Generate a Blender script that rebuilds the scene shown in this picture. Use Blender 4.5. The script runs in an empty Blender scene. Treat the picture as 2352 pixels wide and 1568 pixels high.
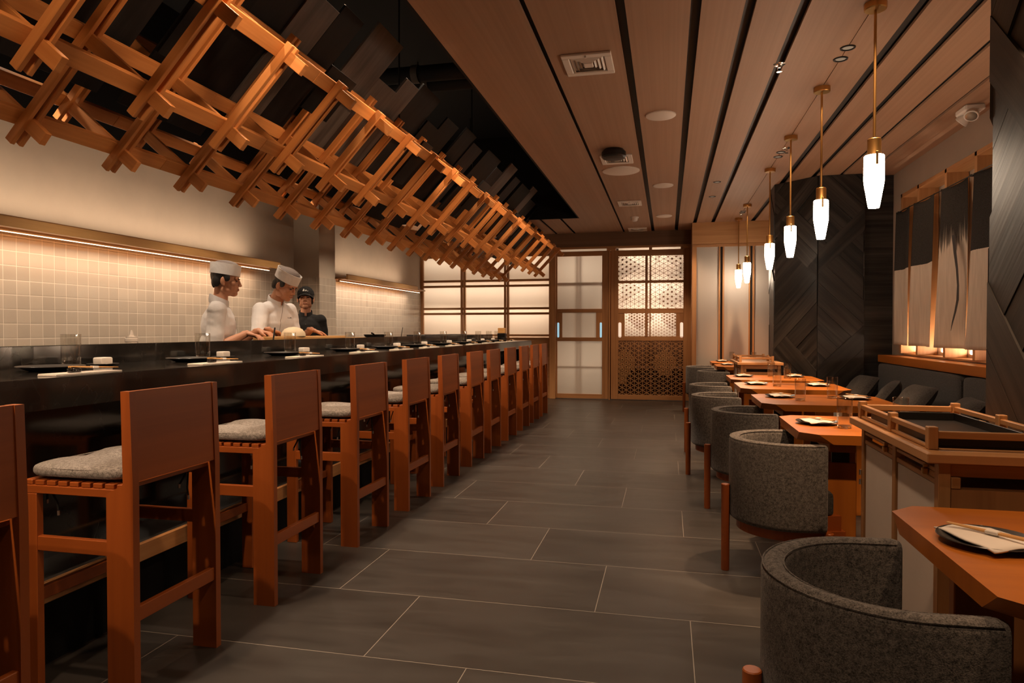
import bpy, bmesh, math, random
from mathutils import Vector, Matrix, Euler, noise
R = math.radians
SC = bpy.context.scene
COL = SC.collection
# ------------------------------------------------------------------ camera, light of the place, exposure
cam = bpy.data.cameras.new('camera'); cam.sensor_width = 36.0; cam.lens = 24.0; cam.clip_start = 0.05
camo = bpy.data.objects.new('camera', cam); COL.objects.link(camo)
camo.location = (0, 0, 1.25); camo.rotation_euler = (R(90 - 0.986), 0, R(12.83)); SC.camera = camo
SC.view_settings.view_transform = 'Standard'; SC.view_settings.look = 'None'
SC.view_settings.exposure = 1.0; SC.view_settings.gamma = 1.0; SC.view_settings.use_curve_mapping = False
cy = SC.cycles
cy.max_bounces = 7; cy.diffuse_bounces = 4; cy.glossy_bounces = 3; cy.transmission_bounces = 6; cy.transparent_max_bounces = 24
cy.caustics_reflective = False; cy.caustics_refractive = False; cy.sample_clamp_indirect = 4.0; cy.blur_glossy = 0.6
W = bpy.data.worlds.new('world'); SC.world = W; W.use_nodes = True
W.node_tree.nodes['Background'].inputs[0].default_value = (1.0, 0.62, 0.36, 1); W.node_tree.nodes['Background'].inputs[1].default_value = 0.10

WARM = (1.0, 0.645, 0.39); WARM2 = (1.0, 0.735, 0.51); AMB = (1.0, 0.59, 0.32); SCR = (1.0, .78, .58)
def area(name, loc, rot, sx, sy, power, color=WARM2, spread=180):
    l = bpy.data.lights.new(name, 'AREA'); l.shape = 'RECTANGLE'; l.size = sx; l.size_y = sy; l.energy = power; l.color = color; l.spread = R(spread)
    o = bpy.data.objects.new(name, l); o.location = loc; o.rotation_euler = rot; COL.objects.link(o); return o
def spot(name, loc, target, power, cone, color=WARM, blend=0.35, rad=0.03):
    l = bpy.data.lights.new(name, 'SPOT'); l.energy = power; l.color = color; l.spot_size = R(cone); l.spot_blend = blend; l.shadow_soft_size = rad
    o = bpy.data.objects.new(name, l); o.location = loc
    o.rotation_euler = (Vector(target) - Vector(loc)).to_track_quat('-Z', 'Y').to_euler(); COL.objects.link(o); return o
# strips of LED under and over the wall shelves behind the bar
area('shelf_strip_light', (-4.43, 2.95, 1.930), (0, R(-14), 0), 0.008, 7.9, 30, WARM2)
area('shelf_strip_light', (-4.43, 10.1, 1.930), (0, R(-14), 0), 0.008, 2.9, 11, (1, .78, .58))
area('shelf_uplight', (-4.40, 3.0, 1.99), (R(180), R(6), 0), 0.03, 7.6, 22, WARM2, 168)
area('shelf_uplight', (-4.40, 10.0, 1.99), (R(180), R(6), 0), 0.03, 2.6, 6, WARM2, 168)
# spots in the black void and over the counter, plus added chef fill
for i in range(10):
    y = -1.2 + 1.28 * i
    if y < 9: spot('void_spot', (-1.9, y, 3.86), (-1.15, y, 0), 95, 62, WARM2, .5, .03)
    spot('counter_spot', (-2.47, y + .4, 2.10), (-2.47, y + .4, 1.0), 6, 110, WARM2, .6, .03)
    spot('chef_fill', (-3.36, y + .2, 2.80), (-3.5, y + .2, 1.0), 30, 105, (1, .78, .57), .6, .04)  # added fill to brighten the chefs and the tiled wall
for i in range(10):
    y = -.94 + 1.064 * i
    spot('stool_spot', (-1.93, y + .266, 2.30), (-1.9, y + 1.35, .45), 34, 80, WARM, .6, .025)
for y in (-1.6, -.2, 1.2, 2.6, 4.0, 5.4, 6.8, 8.2, 9.6):
    spot('canopy_fill', (-1.22, y, 2.93), (-2.35, y + .5, 2.15), 36, 85, WARM, .8, .12)  # added fill spots along the ceiling edge to brighten the canopy timbers
# recessed downlights over the dining tables
for x, y, p in ((1.07, -0.6, 190), (1.3, 1.45, 62), (1.07, 3.87, 190), (1.07, 5.24, 190), (1.07, 6.45, 190), (1.07, 7.53, 190), (1.07, 9.9, 190), (1.07, 10.9, 150)):
    spot('table_downlight', (x, y, 2.955), (x + .01, y, 0.7), p * 1.15, 54, AMB, .9, .03)
for y in (2.12, 4.66, 7.19):
    spot('aimed_downlight', (1.072, y, 2.96), (.95, y + 1.45, .42), 78, 40, AMB, .5, .03)
spot('aisle_fill', (-0.55, 10.9, 2.955), (-0.5, 11.6, 0.3), 26, 95, WARM, .6, .05)  # added fill to brighten the door frames of the end wall
for y in (-2.0, 0.6, 2.9, 6.2, 8.9, 11.0):
    spot('aisle_fill', (0.05, y, 2.955), (0.05, y, 0.0), 40 if y > 10 else 34, 105, WARM, .6, .05)  # added fill for stool backs and cabinet fronts; no ceiling fitting here
for y in (1.0, 4.2, 7.0, 9.8):
    spot('wall_washer', (1.6, y, 2.95), (2.46, y, 1.6), 6, 90, WARM, .6, .05)
# backlight of the paper screens
for z, p in ((2.62, 5.6), (2.09, 5.6), (1.62, 5.6)):
    area('screen_strip_light', (-3.35, 12.62, z), (R(-28), 0, 0), 2.6, 0.05, p, SCR)
area('screen_strip_light', (-1.5, 12.95, 2.4), (R(-75), 0, 0), 1.0, 0.3, 3.6, SCR)
area('screen_strip_light', (-1.5, 12.95, 0.7), (R(-90), 0, 0), 1.0, 0.5, 1.9, SCR)
for z in (2.64, 2.1, 1.6):
    area('screen_strip_light', (-0.3, 12.6, z), (R(-32), 0, 0), 1.15, 0.05, 5, SCR)
# glow in the foot of the noren window
for y in (3.9, 4.9, 5.75, 6.55, 7.2, 7.8):
    area('window_glow', (2.60, y, 1.03), (0, R(160), 0), 0.04, 0.42, 4.5, WARM2)

# ------------------------------------------------------------------ materials
def mat(name, color, rough=.5, metal=0.0, spec=.5, emit=None, estr=0.0):
    m = bpy.data.materials.new(name); m.use_nodes = True
    b = m.node_tree.nodes['Principled BSDF']
    b.inputs['Base Color'].default_value = (*color, 1); b.inputs['Roughness'].default_value = rough
    b.inputs['Metallic'].default_value = metal; b.inputs['Specular IOR Level'].default_value = spec
    if emit: b.inputs['Emission Color'].default_value = (*emit, 1); b.inputs['Emission Strength'].default_value = estr
    return m
class NT:
    def __init__(s, m): s.t = m.node_tree; s.n = s.t.nodes; s.l = s.t.links; s.b = s.n.get('Principled BSDF')
    def node(s, typ, **kw):
        n = s.n.new(typ)
        for k, v in kw.items(): setattr(n, k, v)
        return n
    def link(s, a, b): s.l.new(a, b)
    def math(s, op, a, b=None, c=None):
        n = s.n.new('ShaderNodeMath'); n.operation = op
        for i, v in enumerate((a, b, c)):
            if v is None: continue
            if isinstance(v, (int, float)): n.inputs[i].default_value = v
            else: s.l.new(v, n.inputs[i])
        return n.outputs[0]
    def xyz(s, x, y, z):
        n = s.n.new('ShaderNodeCombineXYZ')
        for i, v in enumerate((x, y, z)):
            if isinstance(v, (int, float)): n.inputs[i].default_value = v
            else: s.l.new(v, n.inputs[i])
        return n.outputs[0]
    def sep(s, v):
        n = s.n.new('ShaderNodeSeparateXYZ'); s.l.new(v, n.inputs[0]); return n.outputs
    def noise(s, vec, scale=1, detail=3, rough=.5, dist=0):
        n = s.n.new('ShaderNodeTexNoise'); n.inputs['Scale'].default_value = scale; n.inputs['Detail'].default_value = detail
        n.inputs['Roughness'].default_value = rough; n.inputs['Distortion'].default_value = dist
        s.l.new(vec, n.inputs['Vector']); return n.outputs['Fac']
    def ramp(s, fac, stops):
        n = s.n.new('ShaderNodeValToRGB'); e = n.color_ramp.elements
        while len(e) < len(stops): e.new(.5)
        for i, (p, c) in enumerate(stops): e[i].position = p; e[i].color = (*c, 1) if len(c) == 3 else c
        s.l.new(fac, n.inputs[0]); return n.outputs[0]
    def mix(s, fac, a, b, blend='MIX'):
        n = s.n.new('ShaderNodeMix'); n.data_type = 'RGBA'; n.blend_type = blend
        for i, v in ((0, fac), (6, a), (7, b)):
            if isinstance(v, (int, float)): n.inputs[i].default_value = v
            elif isinstance(v, tuple): n.inputs[i].default_value = (*v, 1)
            else: s.l.new(v, n.inputs[i])
        return n.outputs[2]
    def bump(s, h, strength=.2, dist=.01):
        n = s.n.new('ShaderNodeBump'); n.inputs['Strength'].default_value = strength; n.inputs['Distance'].default_value = dist
        s.l.new(h, n.inputs['Height']); s.l.new(n.outputs[0], s.b.inputs['Normal'])
    def obj(s): return s.node('ShaderNodeTexCoord').outputs['Object']
    def uv(s): return s.node('ShaderNodeTexCoord').outputs['UV']
    def island(s): return s.node('ShaderNodeNewGeometry').outputs['Random Per Island']
    def orand(s): return s.node('ShaderNodeObjectInfo').outputs['Random']

def wood(name, dark, light, rough=.42, along=1.1, across=22, var=.3, bump=.06, spec=.4, lo=.33, hi=.66):
    m = mat(name, light, rough, spec=spec); t = NT(m)
    x, y, z = t.sep(t.uv()); rnd = t.math('FRACT', t.math('ADD', t.island(), t.math('MULTIPLY', t.orand(), 3.7)))
    off = t.math('MULTIPLY', rnd, 37.0)
    v1 = t.xyz(t.math('MULTIPLY', x, along), t.math('MULTIPLY', y, across), off)
    v2 = t.xyz(t.math('MULTIPLY', x, along * .6), t.math('MULTIPLY', y, across * .22), t.math('ADD', off, 5.0))
    n1 = t.noise(v1, 1, 4, .6, .4); n2 = t.noise(v2, 1, 2, .5, 1.2)
    f = t.math('ADD', t.math('MULTIPLY', n1, .55), t.math('MULTIPLY', n2, .45))
    c = t.ramp(f, [(lo, dark), (hi, light)])
    h = t.node('ShaderNodeHueSaturation'); t.link(c, h.inputs['Color'])
    t.link(t.math('ADD', t.math('MULTIPLY', t.math('POWER', rnd, 1.0 if var < 1 else 2.5), var), (1 - var / 2) if var < 1 else .12), h.inputs['Value'])
    t.link(h.outputs[0], t.b.inputs['Base Color']); t.bump(n1, bump, .002)
    return m
def fabric(name, dark, light, scale=420, rough=.95, bump=.5):
    m = mat(name, light, rough, spec=.1); t = NT(m); o = t.obj()
    n = t.noise(o, scale, 2, .7); n2 = t.noise(o, scale * .28, 2, .6)
    f = t.math('ADD', t.math('MULTIPLY', n, .6), t.math('MULTIPLY', n2, .4))
    t.link(t.ramp(f, [(.36, dark), (.62, light)]), t.b.inputs['Base Color']); t.bump(n, bump, .003)
    t.b.inputs['Sheen Weight'].default_value = .15
    return m
M = {}
M['stool'] = wood('stool_wood', (.22, .052, .010), (.36, .092, .017), .38, .8, 14, .14)
M['table'] = wood('table_wood', (.30, .090, .013), (.46, .155, .023), .36, .7, 10, .10, .06, .25)
M['cedar'] = wood('cedar_wood', (.42, .15, .036), (.62, .26, .078), .5, 1.3, 34, .34)
M['oak'] = wood('oak_wood', (.36, .17, .06), (.52, .28, .12), .45, 1.0, 30, .18)
M['oak_dark'] = wood('oak_brown', (.22, .095, .035), (.36, .17, .068), .48, .9, 24, .14)
M['screen'] = wood('screen_wood', (.31, .135, .05), (.48, .245, .10), .5, .9, 24, .16)
M['char'] = wood('charred_wood', (.0045, .0045, .0045), (.060, .051, .044), .46, .9, 26, .8, .6, .5, .42, .78)
M['charboard'] = wood('charred_board_wood', (.004, .0045, .0055), (.024, .022, .023), .6, 1.6, 16, 1.2, .5, .2)
M['ashboard'] = wood('ash_grey_board', (.03, .026, .024), (.13, .11, .10), .55, 1.6, 16, .5, .5, .4)
M['veneer'] = wood('ceiling_veneer', (.34, .20, .125), (.41, .25, .16), .6, .25, 45, .06, .02, .25)
M['header'] = wood('header_veneer', (.15, .085, .05), (.20, .115, .07), .6, .3, 40, .04, .02, .2)
M['black'] = mat('black_paint', (.004, .004, .0045), .75, spec=.2)
M['strip'] = mat('dark_strip', (.05, .042, .036), .6, spec=.3)
M['steel'] = mat('black_steel', (.03, .028, .027), .35, .6)
M['brass'] = mat('brass', (.62, .38, .14), .28, 1.0)
M['chrome'] = mat('chrome', (.8, .76, .72), .18, 1.0)
M['white'] = mat('white_plastic', (.72, .66, .6), .45)
M['grille'] = mat('grille_paint', (.74, .66, .58), .5)
M['gap'] = mat('dark_gap', (.02, .016, .013), .8)
M['ceramic'] = mat('dark_ceramic', (.035, .032, .03), .3)
M['lacquer'] = mat('black_lacquer', (.008, .007, .007), .08)
M['bamboo'] = wood('bamboo', (.50, .27, .09), (.62, .36, .14), .4, 2, 40, .1)
M['linen'] = mat('white_linen', (.66, .63, .59), .85, spec=.15)
M['skin'] = mat('skin', (.50, .235, .135), .5)
M['skin2'] = mat('skin_light', (.56, .27, .16), .5)
for k in ('skin', 'skin2'): M[k].node_tree.nodes['Principled BSDF'].inputs['Subsurface Weight'].default_value = 0.0
M['hair'] = mat('black_hair', (.012, .010, .009), .5)
M['eye'] = mat('dark_eye', (.02, .012, .01), .3)
M['lip'] = mat('lip', (.36, .12, .08), .5)
M['hatnet'] = mat('hat_net', (.16, .13, .12), .8)
M['led'] = mat('led_strip', (1, .8, .6), .5, emit=(1, .72, .46), estr=4.5)
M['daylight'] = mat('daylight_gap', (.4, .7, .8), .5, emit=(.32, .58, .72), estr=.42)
M['shirt_black'] = mat('black_cotton', (.018, .017, .017), .85, spec=.2)
M['foil'] = mat('cord_tip', (.5, .45, .4), .3, .8)
M['cushion'] = fabric('stool_cushion_fabric', (.085, .078, .073), (.35, .325, .305), 330)
M['tweed'] = fabric('grey_tweed', (.030, .029, .028), (.200, .188, .179), 300)
M['darktweed'] = fabric('charcoal_fabric', (.020, .0195, .019), (.080, .075, .072), 360)
M['jacket'] = mat('white_jacket', (.72, .70, .70), .8, spec=.2)
t = NT(M['jacket']); n_ = t.noise(t.obj(), 7, 3, .5, .5); t.bump(n_, .35, .03)
t = NT(M['shirt_black']); n_ = t.noise(t.obj(), 7, 3, .5, .5); t.bump(n_, .35, .03)

def plaster(name, c, rough=.9, v=.05):
    m = mat(name, c, rough, spec=.2); t = NT(m); o = t.obj()
    n = t.noise(o, 2.5, 4, .6); f = t.noise(o, 90, 2, .5)
    a = tuple(x * (1 - v) for x in c); b = tuple(x * (1 + v) for x in c)
    t.link(t.ramp(n, [(.3, a), (.7, b)]), t.b.inputs['Base Color']); t.bump(f, .06, .004); return m
M['plaster'] = plaster('beige_plaster', (.46, .385, .31))
M['cream'] = plaster('cream_plaster', (.50, .40, .31))
M['taupe'] = plaster('taupe_plaster', (.30, .225, .175))

def stone(name, a, b, rough, veins=True):
    m = mat(name, a, rough); t = NT(m); o = t.obj()
    n = t.noise(o, 3.2, 5, .6, .8); c = t.ramp(n, [(.35, a), (.7, b)])
    if veins:
        vn = t.node('ShaderNodeTexNoise'); vn.inputs['Scale'].default_value = 1.7; vn.inputs['Detail'].default_value = 5; vn.inputs['Distortion'].default_value = 1.8
        t.link(o, vn.inputs['Vector'])
        k = t.math('ABSOLUTE', t.math('SUBTRACT', vn.outputs['Fac'], .5))
        vein = t.ramp(k, [(.0, (1, 1, 1)), (.006, (0, 0, 0))])
        c = t.mix(t.math('MULTIPLY', vein, .05), c, (.16, .14, .12))
    t.link(c, t.b.inputs['Base Color']); return m
M['counter'] = stone('black_stone', (.010, .0095, .009), (.022, .02, .018), .10)
M['step'] = stone('black_step_stone', (.018, .018, .018), (.045, .042, .04), .25)

# floor: 1.23 x .608 m slate tiles in a one third running bond
m = mat('slate_floor', (.06, .055, .05), .36); t = NT(m); x, y, z = t.sep(t.obj())
ry = t.math('DIVIDE', t.math('SUBTRACT', y, 2.402), .608); row = t.math('FLOOR', ry); fy = t.math('FRACT', ry)
rx = t.math('DIVIDE', t.math('ADD', t.math('SUBTRACT', x, .1), t.math('MULTIPLY', row, .41)), 1.23); colm = t.math('FLOOR', rx); fx = t.math('FRACT', rx)
ey = t.math('MULTIPLY', t.math('MINIMUM', fy, t.math('SUBTRACT', 1.0, fy)), .608); ex = t.math('MULTIPLY', t.math('MINIMUM', fx, t.math('SUBTRACT', 1.0, fx)), 1.23)
grout = t.math('LESS_THAN', t.math('MINIMUM', ex, ey), .0017)
wn = t.node('ShaderNodeTexWhiteNoise'); wn.noise_dimensions = '2D'; t.link(t.xyz(row, colm, 0.0), wn.inputs['Vector'])
nz = t.noise(t.xyz(t.math('MULTIPLY', x, 1.2), t.math('MULTIPLY', y, 5.0), wn.outputs['Value']), 1.5, 5, .62, .5)
f = t.math('ADD', t.math('MULTIPLY', nz, .8), t.math('MULTIPLY', wn.outputs['Value'], .22))
c = t.ramp(f, [(.25, (.026, .0235, .0215)), (.75, (.053, .0485, .044))])
t.link(t.mix(t.math('MULTIPLY', grout, .62), c, (.36, .32, .27)), t.b.inputs['Base Color'])
t.link(t.math('ADD', t.math('MULTIPLY', nz, .22), .27), t.b.inputs['Roughness']); t.bump(nz, .08, .004)
M['floor'] = m
# handmade glazed wall tile, 105 mm square
m = mat('glazed_tile', (.5, .43, .35), .22); t = NT(m); x, y, z = t.sep(t.obj())
a = t.math('DIVIDE', t.math('ADD', t.math('ADD', x, y), 9.03), .1045); b_ = t.math('DIVIDE', t.math('SUBTRACT', z, 1.814 - .1045 * 12), .1045)
ia, ib = t.math('FLOOR', a), t.math('FLOOR', b_); fa, fb = t.math('FRACT', a), t.math('FRACT', b_)
e = t.math('MINIMUM', t.math('MINIMUM', fa, t.math('SUBTRACT', 1.0, fa)), t.math('MINIMUM', fb, t.math('SUBTRACT', 1.0, fb)))
g = t.math('LESS_THAN', e, .017)
wn = t.node('ShaderNodeTexWhiteNoise'); wn.noise_dimensions = '2D'; t.link(t.xyz(ia, ib, 0.0), wn.inputs['Vector'])
c = t.ramp(wn.outputs['Value'], [(0, (.425, .365, .30)), (1, (.485, .415, .34))])
t.link(t.mix(g, c, (.74, .66, .56)), t.b.inputs['Base Color'])
nz = t.noise(t.xyz(x, y, t.math('ADD', z, t.math('MULTIPLY', wn.outputs['Value'], 9.0))), 16, 3, .5, .4)
hh = t.math('ADD', t.math('MULTIPLY', nz, .5), t.math('MULTIPLY', t.math('MINIMUM', t.math('MULTIPLY', e, 12.0), 1.0), .5)); t.bump(hh, .26, .005)
M['tile'] = m

def paper(name, c, tr=.55):
    m = bpy.data.materials.new(name); m.use_nodes = True; t = NT(m)
    t.n.remove(t.b); out = t.n['Material Output']
    d = t.node('ShaderNodeBsdfDiffuse'); r_ = t.node('ShaderNodeBsdfTranslucent'); mx = t.node('ShaderNodeMixShader')
    d.inputs[0].default_value = (*c, 1); r_.inputs[0].default_value = (*c, 1); mx.inputs[0].default_value = tr
    t.link(d.outputs[0], mx.inputs[1]); t.link(r_.outputs[0], mx.inputs[2]); t.link(mx.outputs[0], out.inputs[0])
    return m
M['paper'] = paper('screen_paper', (.80, .74, .66), .5)
M['panel_white'] = plaster('panel_white', (.70, .655, .61))
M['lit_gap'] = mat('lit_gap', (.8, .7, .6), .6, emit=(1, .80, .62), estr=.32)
M['lobby'] = wood('lobby_wood', (.055, .022, .009), (.10, .042, .017))
M['paper_dull'] = paper('panel_paper', (.50, .45, .40), .12)

def noren_mat(name, style):
    m = bpy.data.materials.new(name); m.use_nodes = True; t = NT(m); t.n.remove(t.b); out = t.n['Material Output']
    x, y, z = t.sep(t.obj()); o = t.obj()
    if style == 'split':
        edge = t.math('ADD', z, t.math('MULTIPLY', t.noise(o, 60, 2), .006)); f = t.math('GREATER_THAN', edge, 1.883)
    else:
        drip = t.noise(t.xyz(0.0, t.math('MULTIPLY', y, 26.0), t.math('MULTIPLY', z, 1.1)), 1, 2, .5)
        drip2 = t.noise(t.xyz(0.0, t.math('MULTIPLY', y, 6.0), 3.0), 1, 1, .5)
        lim = t.math('SUBTRACT', 2.38, t.math('ADD', t.math('MULTIPLY', drip, .52), t.math('MULTIPLY', drip2, .32)))
        f = t.ramp(t.math('MULTIPLY', t.math('SUBTRACT', z, lim), 4.0), [(.0, (0, 0, 0)), (.16, (.75, .75, .75)), (.6, (1, 1, 1))])
    w = t.noise(o, 260, 2, .7)
    dark = t.ramp(w, [(.35, (.022, .02, .019)), (.7, (.075, .068, .062))]); lightc = t.ramp(t.noise(t.xyz(x, t.math('MULTIPLY', y, 9.0), z), 4, 2), [(.3, (.50, .42, .34)), (.7, (.60, .51, .42))])
    c = t.mix(f, lightc, dark)
    d = t.node('ShaderNodeBsdfDiffuse'); r_ = t.node('ShaderNodeBsdfTranslucent'); mx = t.node('ShaderNodeMixShader'); mx.inputs[0].default_value = .22
    t.link(c, d.inputs[0]); t.link(c, r_.inputs[0]); t.link(d.outputs[0], mx.inputs[1]); t.link(r_.outputs[0], mx.inputs[2]); t.link(mx.outputs[0], out.inputs[0])
    return m
M['noren'] = noren_mat('noren_split', 'split'); M['noren_ink'] = noren_mat('noren_ink', 'ink')
m = bpy.data.materials.new('clear_glass'); m.use_nodes = True; t = NT(m); t.n.remove(t.b)
fr_ = t.node('ShaderNodeLayerWeight'); fr_.inputs[0].default_value = .5; fq_ = t.math('ADD', t.math('MULTIPLY', t.math('POWER', fr_.outputs['Facing'], 3.0), .6), .08); tr_ = t.node('ShaderNodeBsdfTransparent'); tr_.inputs[0].default_value = (.965, .96, .945, 1)
gl_ = t.node('ShaderNodeBsdfGlossy'); gl_.inputs['Roughness'].default_value = .02; mx = t.node('ShaderNodeMixShader')
t.link(fq_, mx.inputs[0]); t.link(tr_.outputs[0], mx.inputs[1]); t.link(gl_.outputs[0], mx.inputs[2]); t.link(mx.outputs[0], t.n['Material Output'].inputs[0]); M['glass'] = m
m = mat('solid_glass', (1, .97, .93), .0); m.node_tree.nodes['Principled BSDF'].inputs['Transmission Weight'].default_value = 1.0
m.node_tree.nodes['Principled BSDF'].inputs['IOR'].default_value = 1.45; M['glass_base'] = m
M['lampglass'] = mat('lamp_glass', (.9, .85, .8), .3, emit=(1.0, .78, .57), estr=21.0)

# ------------------------------------------------------------------ mesh helpers
class MB:
    def __init__(s): s.v = []; s.f = []; s.uv = []; s.mi = []; s.sm = []
    def face(s, idx, uvs=None, mi=0, sm=False):
        s.f.append(tuple(idx)); s.uv.append(uvs or [(0, 0)] * len(idx)); s.mi.append(mi); s.sm.append(sm)
    def box(s, c, d, rot=None, ch=0.0, mi=0, ax=None):
        """box at centre c with sizes d, chamfered by ch, grain along its longest side"""
        c = Vector(c); hx, hy, hz = (q / 2 for q in d)
        ch = min(ch, hx * .45, hy * .45, hz * .45)
        la = ax if ax is not None else max(range(3), key=lambda i: d[i])
        def add(p):
            q = Vector(p); s.v.append(tuple(c + (rot @ q if rot is not None else q))); return len(s.v) - 1
        def uvof(p, n):
            oth = [i for i in range(3) if i != la]
            if n == la: return (p[oth[0]], p[oth[1]])
            w = [i for i in oth if i != n][0]
            return (p[la] + .37 * n, p[w] + .61 * n)
        def poly(ps, n):
            ids = [add(p) for p in ps]; s.face(ids, [uvof(p, n) for p in ps], mi)
        h = (hx, hy, hz)
        if ch <= 1e-6:
            base = len(s.v); P = [(sx * hx, sy * hy, sz * hz) for sx in (-1, 1) for sy in (-1, 1) for sz in (-1, 1)]
            for p in P: add(p)
            for n, q in ((0, (0, 1, 3, 2)), (0, (4, 6, 7, 5)), (1, (0, 4, 5, 1)), (1, (2, 3, 7, 6)), (2, (0, 2, 6, 4)), (2, (1, 5, 7, 3))):
                s.face([base + i for i in q], [uvof(P[i], n) for i in q], mi)
            return
        base = len(s.v); idx = {}; P = {}
        for sx in (-1, 1):
            for sy in (-1, 1):
                for sz in (-1, 1):
                    for n in range(3):
                        p = [sx * (hx - ch), sy * (hy - ch), sz * (hz - ch)]; p[n] = (sx, sy, sz)[n] * h[n]
                        idx[(sx, sy, sz, n)] = add(p); P[(sx, sy, sz, n)] = p
        def fc(keys, n): s.face([idx[k] for k in keys], [uvof(P[k], n) for k in keys], mi)
        for n in range(3):
            a, b = [i for i in range(3) if i != n]
            for sg in (-1, 1):
                ks = []
                for (p, q) in ((-1, -1), (1, -1), (1, 1), (-1, 1)):
                    k = [0, 0, 0]; k[n] = sg; k[a] = p; k[b] = q; ks.append((*k, n))
                if (sg > 0) == (n == 1): ks.reverse()
                fc(ks, n)
        for n in range(3):
            a, b = [i for i in range(3) if i != n]
            for sa in (-1, 1):
                for sb in (-1, 1):
                    k1 = [0, 0, 0]; k1[a] = sa; k1[b] = sb; k1[n] = -1; k2 = list(k1); k2[n] = 1
                    ks = [(*k1, a), (*k2, a), (*k2, b), (*k1, b)]
                    v = [Vector(P[k]) for k in ks]; nn = (v[1] - v[0]).cross(v[2] - v[0]); ct = sum(v, Vector()) / 4
                    if nn.dot(ct) < 0: ks.reverse()
                    fc(ks, a)
        for sx in (-1, 1):
            for sy in (-1, 1):
                for sz in (-1, 1):
                    ks = [(sx, sy, sz, 0), (sx, sy, sz, 1), (sx, sy, sz, 2)]
                    if sx * sy * sz < 0: ks.reverse()
                    fc(ks, 0)
    def bx(s, x0, x1, y0, y1, z0, z1, ch=0.0, mi=0, ax=None):
        s.box(((x0 + x1) / 2, (y0 + y1) / 2, (z0 + z1) / 2), (abs(x1 - x0), abs(y1 - y0), abs(z1 - z0)), None, ch, mi, ax)
    def bar(s, p0, p1, w, h, up=(0, 0, 1), ch=0.0, mi=0):
        p0, p1 = Vector(p0), Vector(p1); d = (p1 - p0); L = d.length; d.normalize(); up = Vector(up)
        side = up.cross(d).normalized(); u2 = d.cross(side)
        rot = Matrix((d, side, u2)).transposed(); s.box((p0 + p1) / 2, (L, w, h), rot, ch, mi, 0)
    def lathe(s, prof, c=(0, 0, 0), n=24, mi=0, sm=True, rot=None, sx=1.0, sy=1.0):
        c = Vector(c); rows = []
        for r, z in prof:
            if r < 1e-6:
                q = Vector((0, 0, z)); s.v.append(tuple(c + (rot @ q if rot is not None else q))); rows.append([len(s.v) - 1] * n)
            else:
                row = []
                for i in range(n):
                    a = 2 * math.pi * i / n; q = Vector((r * math.cos(a) * sx, r * math.sin(a) * sy, z)); s.v.append(tuple(c + (rot @ q if rot is not None else q))); row.append(len(s.v) - 1)
                rows.append(row)
        for j in range(len(rows) - 1):
            for i in range(n):
                k = (i + 1) % n; q = [rows[j][i], rows[j][k], rows[j + 1][k], rows[j + 1][i]]
                u = []
                for w in q:
                    if w not in u: u.append(w)
                if len(u) > 2: s.face(u, None, mi, sm)
    def cyl(s, p0, p1, r, n=12, mi=0, r1=None):
        p0, p1 = Vector(p0), Vector(p1); d = p1 - p0; rot = d.to_track_quat('Z', 'Y').to_matrix(); r1 = r if r1 is None else r1
        s.lathe([(0, 0), (r, 0)], p0, n, mi, False, rot); s.lathe([(r, 0), (r1, d.length)], p0, n, mi, True, rot); s.lathe([(r1, d.length), (0, d.length)], p0, n, mi, False, rot)
    def tube(s, pts, r, n=8, mi=0):
        pts = [Vector(p) for p in pts]; rows = []
        for i, p in enumerate(pts):
            d = (pts[min(i + 1, len(pts) - 1)] - pts[max(i - 1, 0)]).normalized()
            a = d.orthogonal() if i == 0 else (pa - d * pa.dot(d)); a.normalize(); pa = a; b = d.cross(a); row = []
            rr = r[i] if isinstance(r, (list, tuple)) else r
            for k in range(n):
                an = 2 * math.pi * k / n; s.v.append(tuple(p + (a * math.cos(an) + b * math.sin(an)) * rr)); row.append(len(s.v) - 1)
            rows.append(row)
        for j in range(len(rows) - 1):
            for k in range(n): s.face([rows[j][k], rows[j][(k + 1) % n], rows[j + 1][(k + 1) % n], rows[j + 1][k]], None, mi, True)
        s.face(list(reversed(rows[0])), None, mi); s.face(rows[-1], None, mi)
    def prism(s, poly, d0, d1, f, mi=0, d1poly=None):
        """extrude a 2D polygon between depths d0 and d1; f(u, v, d) gives the point"""
        q = d1poly or poly; n = len(poly); b = len(s.v)
        for (u, v) in poly: s.v.append(tuple(f(u, v, d0)))
        for (u, v) in q: s.v.append(tuple(f(u, v, d1)))
        s.face([b + i for i in range(n)][::-1], [poly[i] for i in range(n)][::-1], mi); s.face([b + n + i for i in range(n)], list(q), mi)
        for i in range(n):
            k = (i + 1) % n
            s.face([b + i, b + k, b + n + k, b + n + i], [poly[i], poly[k], q[k], q[i]], mi)
    def grid(s, nu, nv, f, mi=0, sm=True, closeu=False, closev=False):
        b = len(s.v)
        for j in range(nv):
            for i in range(nu): s.v.append(tuple(f(i, j)))
        for j in range(nv if closev else nv - 1):
            for i in range(nu if closeu else nu - 1):
                a = (i + 1) % nu; c = (j + 1) % nv
                s.face([b + j * nu + i, b + j * nu + a, b + c * nu + a, b + c * nu + i], None, mi, sm)
        return b
    def build(s, name, mats, parent=None, fix=False):
        me = bpy.data.meshes.new(name); me.from_pydata(s.v, [], s.f)
        ul = me.uv_layers.new(name='UVMap'); k = 0
        flat = []
        for u in s.uv:
            for q in u: flat.extend(q)
        ul.data.foreach_set('uv', flat)
        me.polygons.foreach_set('material_index', s.mi); me.polygons.foreach_set('use_smooth', s.sm)
        for q in (mats if isinstance(mats, (list, tuple)) else [mats]): me.materials.append(q)
        bm = bmesh.new(); bm.from_mesh(me); bmesh.ops.recalc_face_normals(bm, faces=bm.faces); bm.to_mesh(me); bm.free()
        if any(s.sm): me.set_sharp_from_angle(angle=R(38))
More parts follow.
